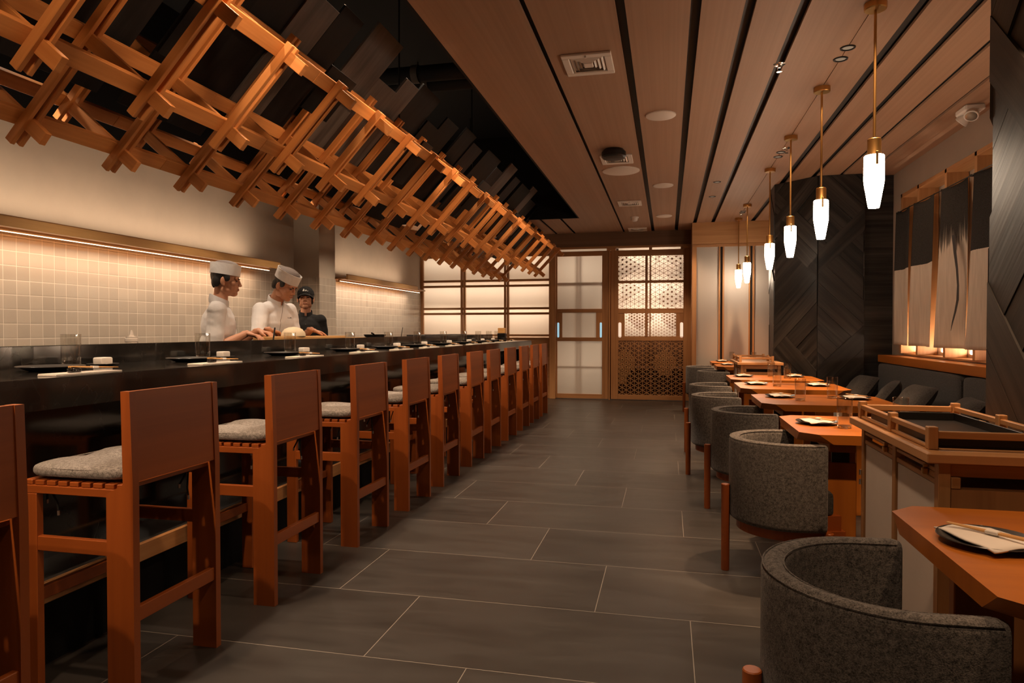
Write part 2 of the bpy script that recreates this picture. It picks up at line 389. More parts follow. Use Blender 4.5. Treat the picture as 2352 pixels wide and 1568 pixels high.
        me.update(); o = bpy.data.objects.new(name, me); COL.objects.link(o)
        if parent is not None: o.parent = parent
        return o
def tag(o, label=None, cat=None, group=None, kind=None):
    if label: o['label'] = label
    if cat: o['category'] = cat
    if group: o['group'] = group
    if kind: o['kind'] = kind
    return o
def thing(name, loc, label, cat, group=None, rz=0.0):
    o = bpy.data.objects.new(name, None); o.empty_display_size = .1; o.location = loc; o.rotation_euler = (0, 0, rz); COL.objects.link(o)
    return tag(o, label, cat, group)
def copy_tree(o, loc=None, rz=None, label=None):
    c = o.copy(); COL.objects.link(c)
    if loc is not None: c.location = loc
    if rz is not None: c.rotation_euler = (0, 0, rz)
    if label: c['label'] = label
    for ch in list(o.children):
        d = ch.copy(); COL.objects.link(d); d.parent = c
        for g in list(ch.children):
            e = g.copy(); COL.objects.link(e); e.parent = d
    return c
def one(f, name, mats, parent=None):
    b = MB(); f(b); return b.build(name, mats, parent)
def boxes(name, mats, lst, parent=None, ch=0.0):
    b = MB()
    for q in lst: b.bx(*q, ch=ch)
    return b.build(name, mats, parent)
def struct(name, mats, lst, ch=0.0):
    o = boxes(name, mats, lst, None, ch); o['kind'] = 'structure'; return o
def clip(poly, a, b, c):
    """keep the side a*x + b*y <= c"""
    out = []
    for i in range(len(poly)):
        p, q = poly[i], poly[(i + 1) % len(poly)]; dp, dq = a * p[0] + b * p[1] - c, a * q[0] + b * q[1] - c
        if dp <= 0: out.append(p)
        if (dp < 0 < dq) or (dq < 0 < dp):
            t_ = dp / (dp - dq); out.append((p[0] + (q[0] - p[0]) * t_, p[1] + (q[1] - p[1]) * t_))
    return out
def inrect(poly, x0, x1, y0, y1):
    for a, b, c in ((1, 0, x1), (-1, 0, -x0), (0, 1, y1), (0, -1, -y0)):
        if len(poly) < 3: return []
        poly = clip(poly, a, b, c)
    return poly if len(poly) >= 3 else []
# ------------------------------------------------------------------ the setting
rnd = random.Random(7)
YB = -3.4
struct('floor', M['floor'], [(-4.7, 2.7, YB, 13.3, -.1, 0)])
H = 2.98
edges = [(-1.34, -.775), (-.742, -.28), (-.228, .114), (.17, .395), (.452, .678), (.733, 1.068), (1.072, 1.285), (1.35, 1.58), (1.634, 1.87), (1.908, 2.13), (2.16, 2.46)]
pan = [(a, b, YB, 12.4, H, H + .02) for a, b in edges]
pan += [(a, b, 10.6, 12.4, H, H + .02) for a, b in ((-4.6, -2.35), (-2.31, -1.99), (-1.94, -1.66), (-1.61, -1.34))]
b = MB()
for q in pan: b.bx(*q, ax=1)
o = b.build('ceiling', M['veneer']); o['kind'] = 'structure'
struct('trim_1', M['strip'], [(-1.34, 2.6, YB, 12.5, H + .05, H + .1), (-4.6, -1.34, 10.62, 12.5, H + .05, H + .1)])
struct('trim_2', M['black'], [(-1.36, -1.34, YB, 10.58, H, 4.3), (-4.6, -1.34, 10.56, 10.6, H, 4.3)])
struct('ceiling_2', M['black'], [(-4.7, -1.34, YB, 10.6, 4.3, 4.4)])
struct('wall_left', M['plaster'], [(-4.75, -4.6, YB, 12.55, 0, 2.86)])
struct('wall_left_upper', M['black'], [(-4.75, -4.6, YB, 12.55, 2.86, 4.3)])
struct('wall_left_tile', M['tile'], [(-4.6, -4.59, YB, 7.79, 0, 1.93), (-4.6, -4.59, 8.22, 12.4, 0, 1.93)])
struct('wall_rear', M['taupe'], [(-4.75, 2.7, YB - .1, YB, 0, 4.4)])
struct('pillar_plaster', M['plaster'], [(-4.6, -4.25, 7.8, 8.22, 1.905, 2.86)])
struct('pillar_tile', M['tile'], [(-4.6, -4.242, 7.79, 8.225, 0, 1.905)])
# right wall with the recessed window behind the noren
WX = 2.46
struct('wall_right', M['taupe'], [(WX, WX + .25, YB, 12.55, 0, .99), (WX, WX + .25, YB, 12.55, 2.70, H + .02), (WX, WX + .25, 8.04, 12.55, .99, 2.70), (WX, WX + .25, YB, 3.4, .99, 2.70), (WX + .17, WX + .25, 3.4, 8.04, .99, 2.70)])
struct('wall_end', M['taupe'], [(-4.75, 2.7, 13.2, 13.3, 0, 3.1), (.42, 2.6, 11.52, 11.7, 0, H), (-4.7, .6, 12.4, 12.46, 2.72, 3.05)])
struct('trim_3', M['header'], [(-4.6, .41, 12.24, 12.4, 2.735, H)])
struct('wall_end_low', M['screen'], [(-4.6, -2.08, 12.36, 12.44, 0, 1.09)])

# window of timber fins in the right wall
win = thing('window_1', (0, 0, 0), None, None); win['kind'] = 'structure'
fr = [(2.42, 2.60, yy - .045, yy + .0, 1.0, 2.69) for yy in (8.04, 7.55, 6.86, 6.25, 5.55, 4.86, 4.16, 3.47)]
boxes('window_frame', M['screen'], fr + [(2.42, 2.60, 3.42, 8.04, 2.65, 2.69)], win, .003)
boxes('window_lining', M['cream'], [(2.605, 2.63, 3.42, 8.0, .995, 2.66)], win)
boxes('window_sill', M['screen'], [(2.45, 2.60, 3.42, 8.0, .985, 1.0)], win)
struct('trim_4', M['table'], [(2.27, WX, 3.46, 8.26, .895, .975)], .004)

# charred timber pillars with chevron planks
def pillar(name, y0, seed, spec):
    rr = random.Random(seed)
    root = thing(name, (0, 0, 0), None, None); root['kind'] = 'structure'
    P = [(2.46, y0 + .15), (2.131, y0 + .15), (2.131, y0), (1.646, y0), (1.24, y0 + .39), (1.24, y0 + .79), (1.646, y0 + 1.19), (2.46, y0 + 1.19)]
    core = [(2.46, y0 + .17), (2.12, y0 + .17), (2.12, y0 + .02), (1.655, y0 + .02), (1.26, y0 + .40), (1.26, y0 + .78), (1.655, y0 + 1.17), (2.46, y0 + 1.17)]
    b = MB(); b.prism(core, 0, H, lambda u, v, d: (u, v, d)); b.build('pillar_core', M['char'], root)
    b = MB()
    for i in (0, 1, 2, 3, 4, 5):
        p, q = Vector((*P[i], 0)), Vector((*P[(i + 1) % len(P)], 0)); d = q - p; L = d.length; d.normalize(); n = Vector((d.y, -d.x, 0))
        ctr = Vector((1.9, y0 + .6, 0))
        if n.dot((p + q) / 2 - ctr) < 0: n = -n
        if i in (0, 1):
            b.prism([(0, 0), (L, 0), (L, H), (0, H)], -.012, 0.0, lambda u, v, dd: p + d * u + n * dd + Vector((0, 0, v))); continue
        def plank(poly, dep, ang):
            ca, sa = math.cos(ang), math.sin(ang); off = rr.uniform(0, 20); bb = len(b.v)
            base = [p + d * u + Vector((0, 0, v)) for u, v in poly]; cn = (sum(u for u, v in poly) / len(poly), sum(v for u, v in poly) / len(poly))
            sm = [(cn[0] + (u - cn[0]) * (1 - .004 / max(.02, abs(u - cn[0]) + .02)), cn[1] + (v - cn[1]) * (1 - .004 / max(.02, abs(v - cn[1]) + .02))) for u, v in poly]
            N = len(poly); uvs = [((u * ca + v * sa) + off, (-u * sa + v * ca) + off) for u, v in poly]
            for w in base: b.v.append(tuple(w - n * .02))
            for u, v in sm: b.v.append(tuple(p + d * u + Vector((0, 0, v)) + n * dep))
            b.face([bb + N + k for k in range(N)], uvs)
            for k in range(N): b.face([bb + k, bb + (k + 1) % N, bb + N + (k + 1) % N, bb + N + k], [uvs[k], uvs[(k + 1) % N]] * 2)
        sgn = spec.get(i, 1)
        # zig-zag fields of 45 degree planks; field borders lie along the planks of the next field
        w = .185; bounds = [-.8, .55, 1.15, 1.95, 2.45, 4.2]; bounds = bounds[:1] + [q + rr.uniform(-.08, .08) for q in bounds[1:-1]] + bounds[-1:]
        plank([(0, 0), (L, 0), (L, H), (0, H)], -.012, R(45) * sgn)
        for j in range(-14, 26):
            lo, hi = j * w * 1.414, (j + 1) * w * 1.414 - .004
            poly = inrect([(0, lo), (L, lo + sgn * L), (L, hi + sgn * L), (0, hi)], .002, L - .002, 0, H)
            if poly: plank(poly, -.006, R(45) * sgn)
        for k in range(len(bounds) - 1):
            ss = sgn * (1 if k % 2 == 0 else -1)
            z0, z1 = bounds[k], bounds[k + 1]
            for j in range(-14, 26):
                lo, hi = j * w * 1.414, (j + 1) * w * 1.414 - .004
                strip = [(0, lo), (L, lo + ss * L), (L, hi + ss * L), (0, hi)]
                cc = (lo + hi) / 2 + ss * L / 2
                if not (z0 <= cc < z1): continue
                poly = inrect(strip, 0.002, L - .002, 0, H)
                if poly: plank(poly, rr.choice((0, .002, .004, .006)) + .002 * (k % 2), R(45) * ss)
    b.build('pillar_planks', M['char'], root)
    return root
pillar('pillar_1', 2.27, 5, {3: 1, 4: -1, 2: -1})
pillar('pillar_2', 8.27, 11, {3: -1, 2: 1, 4: 1})

# ------------------------------------------------------------------ paper screens and doors of the end wall
YE = 12.35
def screen_wall():
    root = thing('window_2', (0, 0, 0), None, None); root['kind'] = 'structure'
    zr = [(2.60, 2.66), (2.145, 2.185), (2.045, 2.085), (1.625, 1.665), (1.53, 1.57), (1.13, 1.165), (1.085, 1.105)]
    xs = [(-4.60, -4.545), (-3.80, -3.765), (-3.745, -3.71), (-2.96, -2.925), (-2.905, -2.87), (-2.115, -2.085)]
    b = MB()
    for x0, x1 in xs: b.bx(x0, x1, YE - .03, YE + .04, 1.085, 2.66, .004)
    for z0, z1 in zr: b.bx(-4.6, -2.085, YE - .02, YE + .035, z0, z1, .003)
    b.bx(-4.6, -2.085, YE - .03, YE + .05, 2.66, 2.74)
    b.build('window_frame', M['screen'], root)
    b = MB()
    for x0, x1 in ((-4.545, -3.80), (-3.71, -2.96), (-2.87, -2.115)):
        for z0, z1 in ((2.185, 2.60), (1.665, 2.045), (1.165, 1.53)):
            k = len(b.v); b.v += [(x0, YE + .03, z0), (x1, YE + .03, z0), (x1, YE + .03, z1), (x0, YE + .03, z1)]; b.face([k, k + 1, k + 2, k + 3])
    for z0, z1 in ((2.085, 2.145), (1.57, 1.625), (1.105, 1.13)):
        k = len(b.v); b.v += [(-4.6, YE + .05, z0), (-2.085, YE + .05, z0), (-2.085, YE + .05, z1), (-4.6, YE + .05, z1)]; b.face([k, k + 1, k + 2, k + 3])
    for x0, x1 in ((-3.765, -3.745), (-2.925, -2.905)):
        k = len(b.v); b.v += [(x0, YE + .05, 1.1), (x1, YE + .05, 1.1), (x1, YE + .05, 2.6), (x0, YE + .05, 2.6)]; b.face([k, k + 1, k + 2, k + 3])
    b.build('window_paper', M['paper'], root)
    boxes('window_lining', M['cream'], [(-4.6, -2.05, 12.88, 12.92, .9, 2.72), (-2.05, -2.02, 12.45, 12.9, 0, 2.72), (-4.6, -2.05, 12.45, 12.9, .88, .9)], root)
screen_wall()
struct('trim_5', M['screen'], [(-2.085, -1.975, YE - .16, YE + .06, 0, 2.735)], .005)
struct('trim_6', M['screen'], [(-1.975, .41, YE - .10, YE - .03, 2.70, 2.735), (-1.975, -1.9, YE - .09, YE - .03, 2.66, 2.70), (-1.06, -.9, YE - .09, YE - .03, 2.66, 2.70), (-.32, -.27, YE - .09, YE - .03, 2.66, 2.70), (.22, .41, YE - .09, YE - .03, 2.66, 2.70)])
def quad(b, x0, x1, y, z0, z1):
    k = len(b.v); b.v += [(x0, y, z0), (x1, y, z0), (x1, y, z1), (x0, y, z1)]; b.face([k, k + 1, k + 2, k + 3])
def pull(name, x0, x1, root, y, m):
    # recessed finger pull: rounded slot
    xs, zs = x1 - x0, .27; r = xs * .45; pts = []
    for cx_, cz_, a0 in ((x1 - r, 1.11 + r, -90), (x1 - r, 1.38 - r, 0), (x0 + r, 1.38 - r, 90), (x0 + r, 1.11 + r, 180)):
        for a in range(0, 91, 30): pts.append((cx_ + r * math.cos(R(a0 + a)), cz_ + r * math.sin(R(a0 + a))))
    b = MB(); b.prism(pts, y - .004, y + .012, lambda u, v, d: (u, d, v)); return b.build(name, m, root)
def door_paper():
    root = thing('door_1', (0, 0, 0), None, None); root['kind'] = 'structure'
    y0, y1 = YE - .07, YE - .03
    fr = [(-1.975, -1.955, y0, y1, 0.01, 2.66), (-1.143, -1.02, y0, y1, 0.01, 2.66), (-1.955, -1.143, y0, y1, 2.575, 2.66), (-1.955, -1.143, y0, y1, 0.01, .09),
          (-1.955, -1.143, y0, y1, 1.56, 1.625), (-1.955, -1.143, y0, y1, 1.045, 1.11)]
    boxes('door_frame', M['screen'], fr, root, .003)
    boxes('door_panel', M['screen'], [(-1.955, -1.865, y0 + .006, y1, 1.11, 1.56), (-1.25, -1.143, y0 + .006, y1, 1.11, 1.56)], root, .002)
    pull('door_handle', -1.953, -1.918, root, y0 + .004, M['daylight']); pull('door_handle', -1.182, -1.147, root, y0 + .004, M['daylight'])
    b = MB()
    for z0, z1, x0, x1 in ((1.625, 2.575, -1.955, -1.143), (1.11, 1.56, -1.865, -1.25), (.09, 1.045, -1.955, -1.143), (2.66, 2.70, -1.9, -1.06)): quad(b, x0, x1, YE - .04, z0, z1)
    b.build('door_paper', M['paper'], root)
    boxes('door_lattice', M['screen'], [(-1.61, -1.585, YE - .01, YE + .02, .09, 2.575), (-1.55, -1.525, YE - .01, YE + .02, .09, 2.575), (-1.96, -1.14, YE - .01, YE + .02, 2.075, 2.115), (-1.96, -1.14, YE - .01, YE + .02, .56, .59)], root)
door_paper()
def kumiko(b, x0, x1, z0, z1, y, p, w, dep, star, ox=0, oz=0):
    """triangular lattice of thin strips; star(cx, cz) adds the leaf strips of that triangle"""
    a = 2 * p / math.sqrt(3); s = math.tan(R(30))
    def strip(q0, q1):
        d = Vector((q1[0] - q0[0], q1[1] - q0[1])); L = d.length
        if L < 1e-4: return
        d /= L; n = Vector((-d.y, d.x)) * w / 2
        poly = inrect([(q0[0] + n.x, q0[1] + n.y), (q1[0] + n.x, q1[1] + n.y), (q1[0] - n.x, q1[1] - n.y), (q0[0] - n.x, q0[1] - n.y)], x0, x1, z0, z1)
        if poly: b.prism(poly, y, y + dep, lambda u, v, dd: (u, dd, v))
    k0, k1 = math.floor((x0 - ox) / p), math.ceil((x1 - ox) / p)
    for k in range(k0, k1 + 1):
        x = ox + k * p
        if x0 < x < x1: strip((x, z0), (x, z1))
    for sg in (1, -1):
        span = (x1 - x0) * s
        for k in range(-60, 60):
            za = oz + k * a + sg * s * (x0 - ox)
            if za + (0 if sg > 0 else -span) > z1 or za + (span if sg > 0 else 0) < z0: continue
            strip((x0, za), (x1, za + sg * span))
    for k in range(k0, k1):
        xl, xr = ox + k * p, ox + (k + 1) * p
        for j in range(math.floor((z0 - oz) / a) * 2 - 2, math.ceil((z1 - oz) / a) * 2 + 2):
            zz = oz + j * a / 2
            if (k + j) % 2 == 0: tri = ((xl, zz), (xr, zz + a / 2), (xr, zz - a / 2))
            else: tri = ((xr, zz), (xl, zz + a / 2), (xl, zz - a / 2))
            c = (sum(q[0] for q in tri) / 3, sum(q[1] for q in tri) / 3)
            if x0 - p < c[0] < x1 + p and z0 < c[1] < z1 and star(*c):
                for q in tri: strip(c, q)
def door_lattice():
    root = thing('door_2', (0, 0, 0), None, None); root['kind'] = 'structure'
    y0, y1 = YE - .07, YE - .03; XL, XR = -.856, .269
    fr = [(-.985, XL, y0, y1, .01, 2.66), (XR, .395, y0, y1, .01, 2.66), (XL, XR, y0, y1, 2.555, 2.66), (XL, XR, y0, y1, .01, .094),
          (XL, XR, y0, y1, 2.075, 2.122), (XL, XR, y0, y1, 1.54, 1.625), (XL, XR, y0, y1, 1.055, 1.135)]
    boxes('door_frame', M['screen'], fr, root, .003)
    boxes('door_panel', M['screen'], [(XL, -.745, y0 + .006, y1, 1.135, 1.54), (.145, XR, y0 + .006, y1, 1.135, 1.54)], root, .002)
    pull('door_handle', XL + .003, XL + .055, root, y0 + .004, M['lit_gap']); pull('door_handle', XR - .055, XR - .003, root, y0 + .004, M['lit_gap'])
    yk = YE - .055; p = .0715
    for (x0, x1, z0, z1, st) in ((XL, XR, 2.122, 2.555, lambda x, z: x < -.45 - abs(z - 2.36) * 1.5 or (x > -.2 and (math.sin(x * 17) + math.cos(z * 15)) > .5) or x > .19),
                                 (XL, XR, 1.625, 2.075, lambda x, z: (x < -.45 - abs(z - 1.97) * 1.6 and x > -.78) or (x > -.2 and (math.sin(x * 13 + 1) + math.cos(z * 14)) > .0)),
                                 (-.745, .145, 1.135, 1.54, lambda x, z: (math.sin(x * 11 + .5) + math.cos(z * 13)) > .25)):
        b = MB(); kumiko(b, x0, x1, z0, z1, yk, p if z0 > 1.2 else .047, .005, .014, st, XL, z0); b.build('lattice_panel', M['oak_dark'], root)
    b = MB(); kumiko(b, XL, XR, .094, 1.055, yk, p, .0085, .014, lambda x, z: (math.sin(x * 9 + 2) + math.cos(z * 8 + 1)) > .75 or (x < -.7 and .3 < z < .55), XL, .094); b.build('lattice_panel', M['oak'], root)
    b = MB()
    for z0, z1, x0, x1 in ((2.122, 2.555, XL, XR), (1.625, 2.075, XL, XR), (1.135, 1.54, -.745, .145), (2.66, 2.70, XL, XR)): quad(b, x0, x1, YE - .03, z0, z1)
    b.build('door_paper', M['paper'], root)
    boxes('door_mullion', M['screen'], [(-.385, -.345, YE - .085, YE - .02, 1.135, 2.555), (-.31, -.29, YE - .078, YE - .02, 1.135, 2.555)], root, .002)
door_lattice()
struct('wall_end_lobby', M['lobby'], [(-1.0, .42, 12.80, 12.85, 0, 1.05), (-.95, .4, 12.55, 12.8, .52, .57), (-.32, -.27, 12.6, 12.8, 0, 1.05), (-1.03, -.98, 12.42, 13.2, 0, 2.7)])
struct('wall_end_lobby_light', M['cream'], [(-1.0, .42, 12.85, 12.9, 1.05, 2.72), (-1.98, -1.03, 13.1, 13.15, 0, 2.72)])
struct('trim_7', M['screen'], [(-1.02, -1.0, YE - .1, YE - .07, 0, 2.66)])
# pale panelled screen wall by the far tables
def screen_right():
    root = thing('window_3', (0, 0, 0), None, None); root['kind'] = 'structure'
    y = 11.48
    fr = [(.385, .455, y - .03, y + .03, 0, 2.62)]
    for x in (.80, 1.26, 1.72, 2.18): fr += [(x, x + .022, y - .03, y + .03, 0, 2.62), (x + .058, x + .085, y - .03, y + .03, 0, 2.62)]
    boxes('window_frame', M['screen'], fr + [(.385, 2.46, y - .035, y + .03, 2.585, 2.63)], root, .003)
    boxes('window_header', M['oak'], [(.385, 2.46, y - .03, y + .03, 2.63, H)], root)
    boxes('window_panel', M['paper_dull'], [(x0, x1, y, y + .01, .0, 2.585) for x0, x1 in ((.455, .80), (.885, 1.26), (1.345, 1.72), (1.805, 2.18))], root)
    boxes('window_gap', M['gap'], [(x + .022, x + .058, y + .005, y + .02, 0, 2.585) for x in (.80, 1.26, 1.72, 2.18)], root)
screen_right()
struct('trim_8', M['screen'], [(.392, .45, 11.52, 12.3, 0, H)])

# ------------------------------------------------------------------ ceiling fittings
def vent(x, y, label):
    t_ = thing('ceiling_vent', (x, y, H), label, 'air vent', 'square vents along the ceiling')
    b = MB()
    for x0, x1, y0, y1 in ((-.158, .158, -.175, -.125), (-.158, .158, .125, .175), (-.158, -.112, -.125, .125), (.112, .158, -.125, .125)): b.bx(x0, x1, y0, y1, -.016, 0, .004)
    b.build('frame', M['grille'], t_)
    for i, (hx, hy) in enumerate(((.108, .121), (.083, .094), (.058, .067))):
        b = MB(); w = .017
        P = [(-hx, -hy), (hx, -hy), (hx, hy), (-hx, hy)]; Q = [(-hx + w, -hy + w), (hx - w, -hy + w), (hx - w, hy - w), (-hx + w, hy - w)]
        k = len(b.v); b.v += [(u, v, -.002) for u, v in P] + [(u, v, -.016) for u, v in Q]
        for j in range(4): b.face([k + j, k + (j + 1) % 4, k + 4 + (j + 1) % 4, k + 4 + j])
        b.build('louver', M['grille'], t_)
    b = MB(); b.prism([(-.036, -.044), (.036, -.044), (.036, .044), (-.036, .044)], -.004, -.018, lambda u, v, d: (u, v, d), 0, [(-.026, -.032), (.026, -.032), (.026, .032), (-.026, .032)]); b.build('core', M['grille'], t_)
    boxes('backing', mat('vent_inner', (.36, .31, .27), .7), [(-.112, .112, -.125, .125, -.003, -.001)], t_)
    one(lambda b: b.cyl((0, -.16, -.03), (0, -.16, -.014), .008, 8), 'damper_knob', M['grille'], t_)
for y, lab in ((4.46, 'square white ceiling vent nearest the camera, between two dark strips'), (7.0, 'square white ceiling vent between the black round speaker and the big white disc'), (9.47, 'square white ceiling vent just before the smoke detector'), (11.97, 'square white ceiling vent nearest the end wall')):
    vent(-.507, y, lab)
def disc(x, y, r, label):
    b = MB(); b.lathe([(0, -.014), (r * .93, -.014), (r, -.008), (r, 0), (0, 0)], (0, 0, 0), 40); o = b.build('ceiling_speaker', M['grille']); o.location = (x, y, H); tag(o, label, 'ceiling speaker', 'round white ceiling discs')
disc(-.06, 5.66, .12, 'round flush white ceiling disc nearest the camera'); disc(-.5, 7.53, .2, 'large round white ceiling disc behind the second vent')
disc(-.058, 8.4, .12, 'small round white ceiling disc in the middle of the ceiling'); disc(-.058, 10.65, .12, 'small round white ceiling disc farthest from the camera')
t_ = thing('dome_speaker', (-.51, 6.64, H), 'black round speaker hanging under the ceiling by the second vent', 'speaker')
one(lambda b: b.lathe([(0, -.085), (.105, -.085), (.118, -.07), (.118, -.03), (.09, 0), (0, 0)], (0, 0, 0), 32), 'body', M['steel'], t_)
one(lambda b: b.lathe([(0, -.088), (.095, -.0875), (.1, -.084)], (0, 0, 0), 32), 'grille', M['strip'], t_)
t_ = thing('smoke_detector', (-.5, 10.67, H), 'white smoke detector on the ceiling near the end wall', 'smoke detector')
one(lambda b: b.lathe([(0, -.02), (.062, -.02), (.066, 0), (0, 0)], (0, 0, 0), 24), 'base', M['white'], t_)
one(lambda b: b.lathe([(0, -.07), (.03, -.068), (.048, -.05), (.05, -.02)], (0, 0, 0), 24), 'head', M['white'], t_)
def downlight(x, y, label, g):
    t_ = thing('downlight', (x, y, H), label, 'downlight', g)
    one(lambda b: b.lathe([(.032, -.001), (.034, -.006), (.043, -.006), (.045, 0)], (0, 0, 0), 24), 'trim_ring', M['steel'], t_)
    one(lambda b: b.lathe([(0, -.0015), (.031, -.0015), (.032, 0)], (0, 0, 0), 20), 'lens', mat('downlight_lens', (.05, .045, .04), .3, emit=(1, .7, .45), estr=.12), t_)
for y, w in ((4.57, 'first of the pair between the first and second pendant lamps'), (4.75, 'second of the pair between the first and second pendant lamps'), (7.10, 'first of the pair between the third and fourth pendant lamps'), (7.28, 'second of the pair between the third and fourth pendant lamps'), (10.49, 'first of the pair between the last two pendant lamps'), (10.62, 'second of the pair between the last two pendant lamps')):
    downlight(1.072, y, 'small dark recessed downlight, ' + w, 'downlights in the pendant row')
downlight(.56, 8.36, 'tiny dark recessed downlight in the plain ceiling, nearer of two', 'downlights in the plain ceiling'); downlight(.56, 9.26, 'tiny dark recessed downlight in the plain ceiling, farther of two', 'downlights in the plain ceiling')
def sprinkler(x, y, label):
    t_ = thing('sprinkler', (x, y, H), label, 'sprinkler', 'fire sprinklers')
    one(lambda b: b.lathe([(0, -.004), (.03, -.006), (.04, 0)], (0, 0, 0), 24), 'escutcheon', M['chrome'], t_)
    one(lambda b: (b.cyl((0, 0, -.004), (0, 0, -.022), .009, 10), b.tube([(-.009, 0, -.018), (-.013, 0, -.032), (0, 0, -.046)], .003, 6), b.tube([(.009, 0, -.018), (.013, 0, -.032), (0, 0, -.046)], .003, 6)), 'frame', M['chrome'], t_)
    one(lambda b: b.lathe([(0, -.046), (.017, -.046), (.018, -.049), (0, -.049)], (0, 0, 0), 16), 'deflector', M['chrome'], t_)
sprinkler(.705, 4.76, 'chrome fire sprinkler in the dark strip nearest the camera'); sprinkler(1.1, 6.95, 'chrome fire sprinkler beside the third pendant lamp'); sprinkler(1.08, 10.82, 'chrome fire sprinkler beside the fifth pendant lamp')
t_ = thing('emergency_light', (2.29, 6.0, H), 'white twin head emergency light on the ceiling above the window', 'emergency light')
one(lambda b: b.bx(-.07, .07, -.1, .1, -.05, 0, .015), 'housing', M['white'], t_)
for yy, tg in ((-.085, (-.35, -.55, -.75)), (.06, (-.6, .5, -.7))):
    d_ = Vector(tg).normalized(); p_ = Vector((-.02, yy, -.075)); rot = d_.to_track_quat('Z', 'Y').to_matrix()
    h_ = one(lambda b: b.lathe([(0, -.045), (.03, -.04), (.047, 0), (.05, .03), (.045, .034), (0, .02)], p_, 20, 0, True, rot), 'lamp_head', M['white'], t_)
    one(lambda b: b.lathe([(0, .036), (.04, .033)], p_, 16, 0, True, rot), 'lens', M['chrome'], h_)
one(lambda b: b.lathe([(0, -.006), (.004, -.004), (.005, 0)], (-.07, .03, -.03), 8, 0, True, Euler((0, R(-90), 0)).to_matrix()), 'indicator', mat('red_indicator', (.8, .05, .03), .4, emit=(1, .05, .03), estr=1.0), t_)

# pendant lamps over the tables
def pendant(name='pendant_lamp'):
    t_ = thing(name, (1.07, 3.99, H), None, 'pendant lamp', 'brass pendant lamps over the dining tables')
    one(lambda b: b.lathe([(0, -.035), (.052, -.035), (.056, -.03), (.056, 0), (0, 0)], (0, 0, 0), 28), 'ceiling_rose', M['brass'], t_)
    one(lambda b: b.cyl((0, 0, -.72), (0, 0, -.03), .0075, 12), 'rod', M['brass'], t_)
    one(lambda b: b.lathe([(0, -.712), (.03, -.714), (.034, -.718), (.034, -.80), (.037, -.806), (0, -.806)], (0, 0, 0), 28), 'socket', M['brass'], t_)
    sh = one(lambda b: b.lathe([(0, -.803), (.046, -.803), (.05, -.808), (.05, -.93), (.049, -.95), (.029, -1.07), (.026, -1.081), (0, -1.083)], (0, 0, 0), 32), 'lamp_shade', M['lampglass'], t_)
    one(lambda b: b.bx(-.006, .006, -.056, -.046, -.86, -.79, .002), 'clip', M['brass'], sh)
    return t_
pd = pendant()
ordn = ['nearest the camera', 'second from the camera', 'third from the camera', 'fourth from the camera', 'fifth from the camera', 'farthest from the camera']
for i, y in enumerate((3.99, 5.28, 6.54, 7.81, 9.95, 11.12)):
    o = pd if i == 0 else copy_tree(pd, (1.07, y, H)); o['label'] = 'glowing white glass pendant lamp on a brass rod, ' + ordn[i]

# noren curtain strips in front of the window
def noren(y0, y1, x, mt, label, seed, zt=2.5, zb=1.09):
    rr = random.Random(seed); ph = rr.uniform(0, 6); b = MB(); nu, nv = 26, 40
    def f(i, j):
        u, v = i / (nu - 1), j / (nv - 1); z = zb + (zt - zb) * v; am = .012 + .035 * (1 - v)
        yy = y0 + (y1 - y0) * u + (1 - v) * .03 * math.sin(ph)
        sag = -.02 * math.sin(math.pi * u) * (v ** 6)
        return (x - am * math.sin(u * 5.5 + ph + v) * .8 - .03 * (1 - v) * (u - .5), yy, z + sag)
    b.grid(nu, nv, f); o = b.build('noren_curtain', mt); md = o.modifiers.new('s', 'SOLIDIFY'); md.thickness = .0015
    tag(o, label, 'curtain', 'noren strips at the window'); return o
noren(7.62, 8.04, 2.385, M['noren'], 'narrow noren strip, dark above and cream below, farthest along the window', 1)
noren(6.98, 7.50, 2.385, M['noren'], 'middle noren strip with a plain dark top half and a cream lower half', 4)
n3 = noren(6.29, 6.82, 2.385, M['noren_ink'], 'noren strip with dripping ink at the top and one long brush stroke', 9)
b = MB(); pts = [(6.47, 2.05, .030), (6.43, 1.90, .030), (6.385, 1.76, .024), (6.36, 1.62, .021), (6.365, 1.50, .026), (6.41, 1.40, .022), (6.46, 1.32, .016), (6.50, 1.24, .004)]
for i in range(len(pts)):
    b.v += [(2.352, pts[i][0] - pts[i][2], pts[i][1]), (2.352, pts[i][0] + pts[i][2], pts[i][1])]
    if i: k = 2 * i; b.face([k - 2, k - 1, k + 1, k])
b.build('brush_stroke', mat('ink', (.03, .026, .024), .9), n3)
noren(5.62, 6.16, 2.385, M['noren'], 'noren strip half hidden behind the near charred pillar', 12)
t_ = thing('curtain_rail', (0, 0, 0), 'thin dark rail the noren strips hang from', 'curtain rail')
one(lambda b: b.cyl((2.39, 5.5, 2.497), (2.39, 8.05, 2.497), .005, 8), 'rod', M['steel'], t_)
one(lambda b: [b.bx(2.385, 2.43, y - .008, y + .008, 2.488, 2.506) for y in (6.23,)], 'bracket', M['steel'], t_)
for y in (5.53, 6.84, 7.53, 8.02): one(lambda b: b.bx(2.385, 2.43, y - .008, y + .008, 2.488, 2.506), 'bracket', M['steel'], t_)
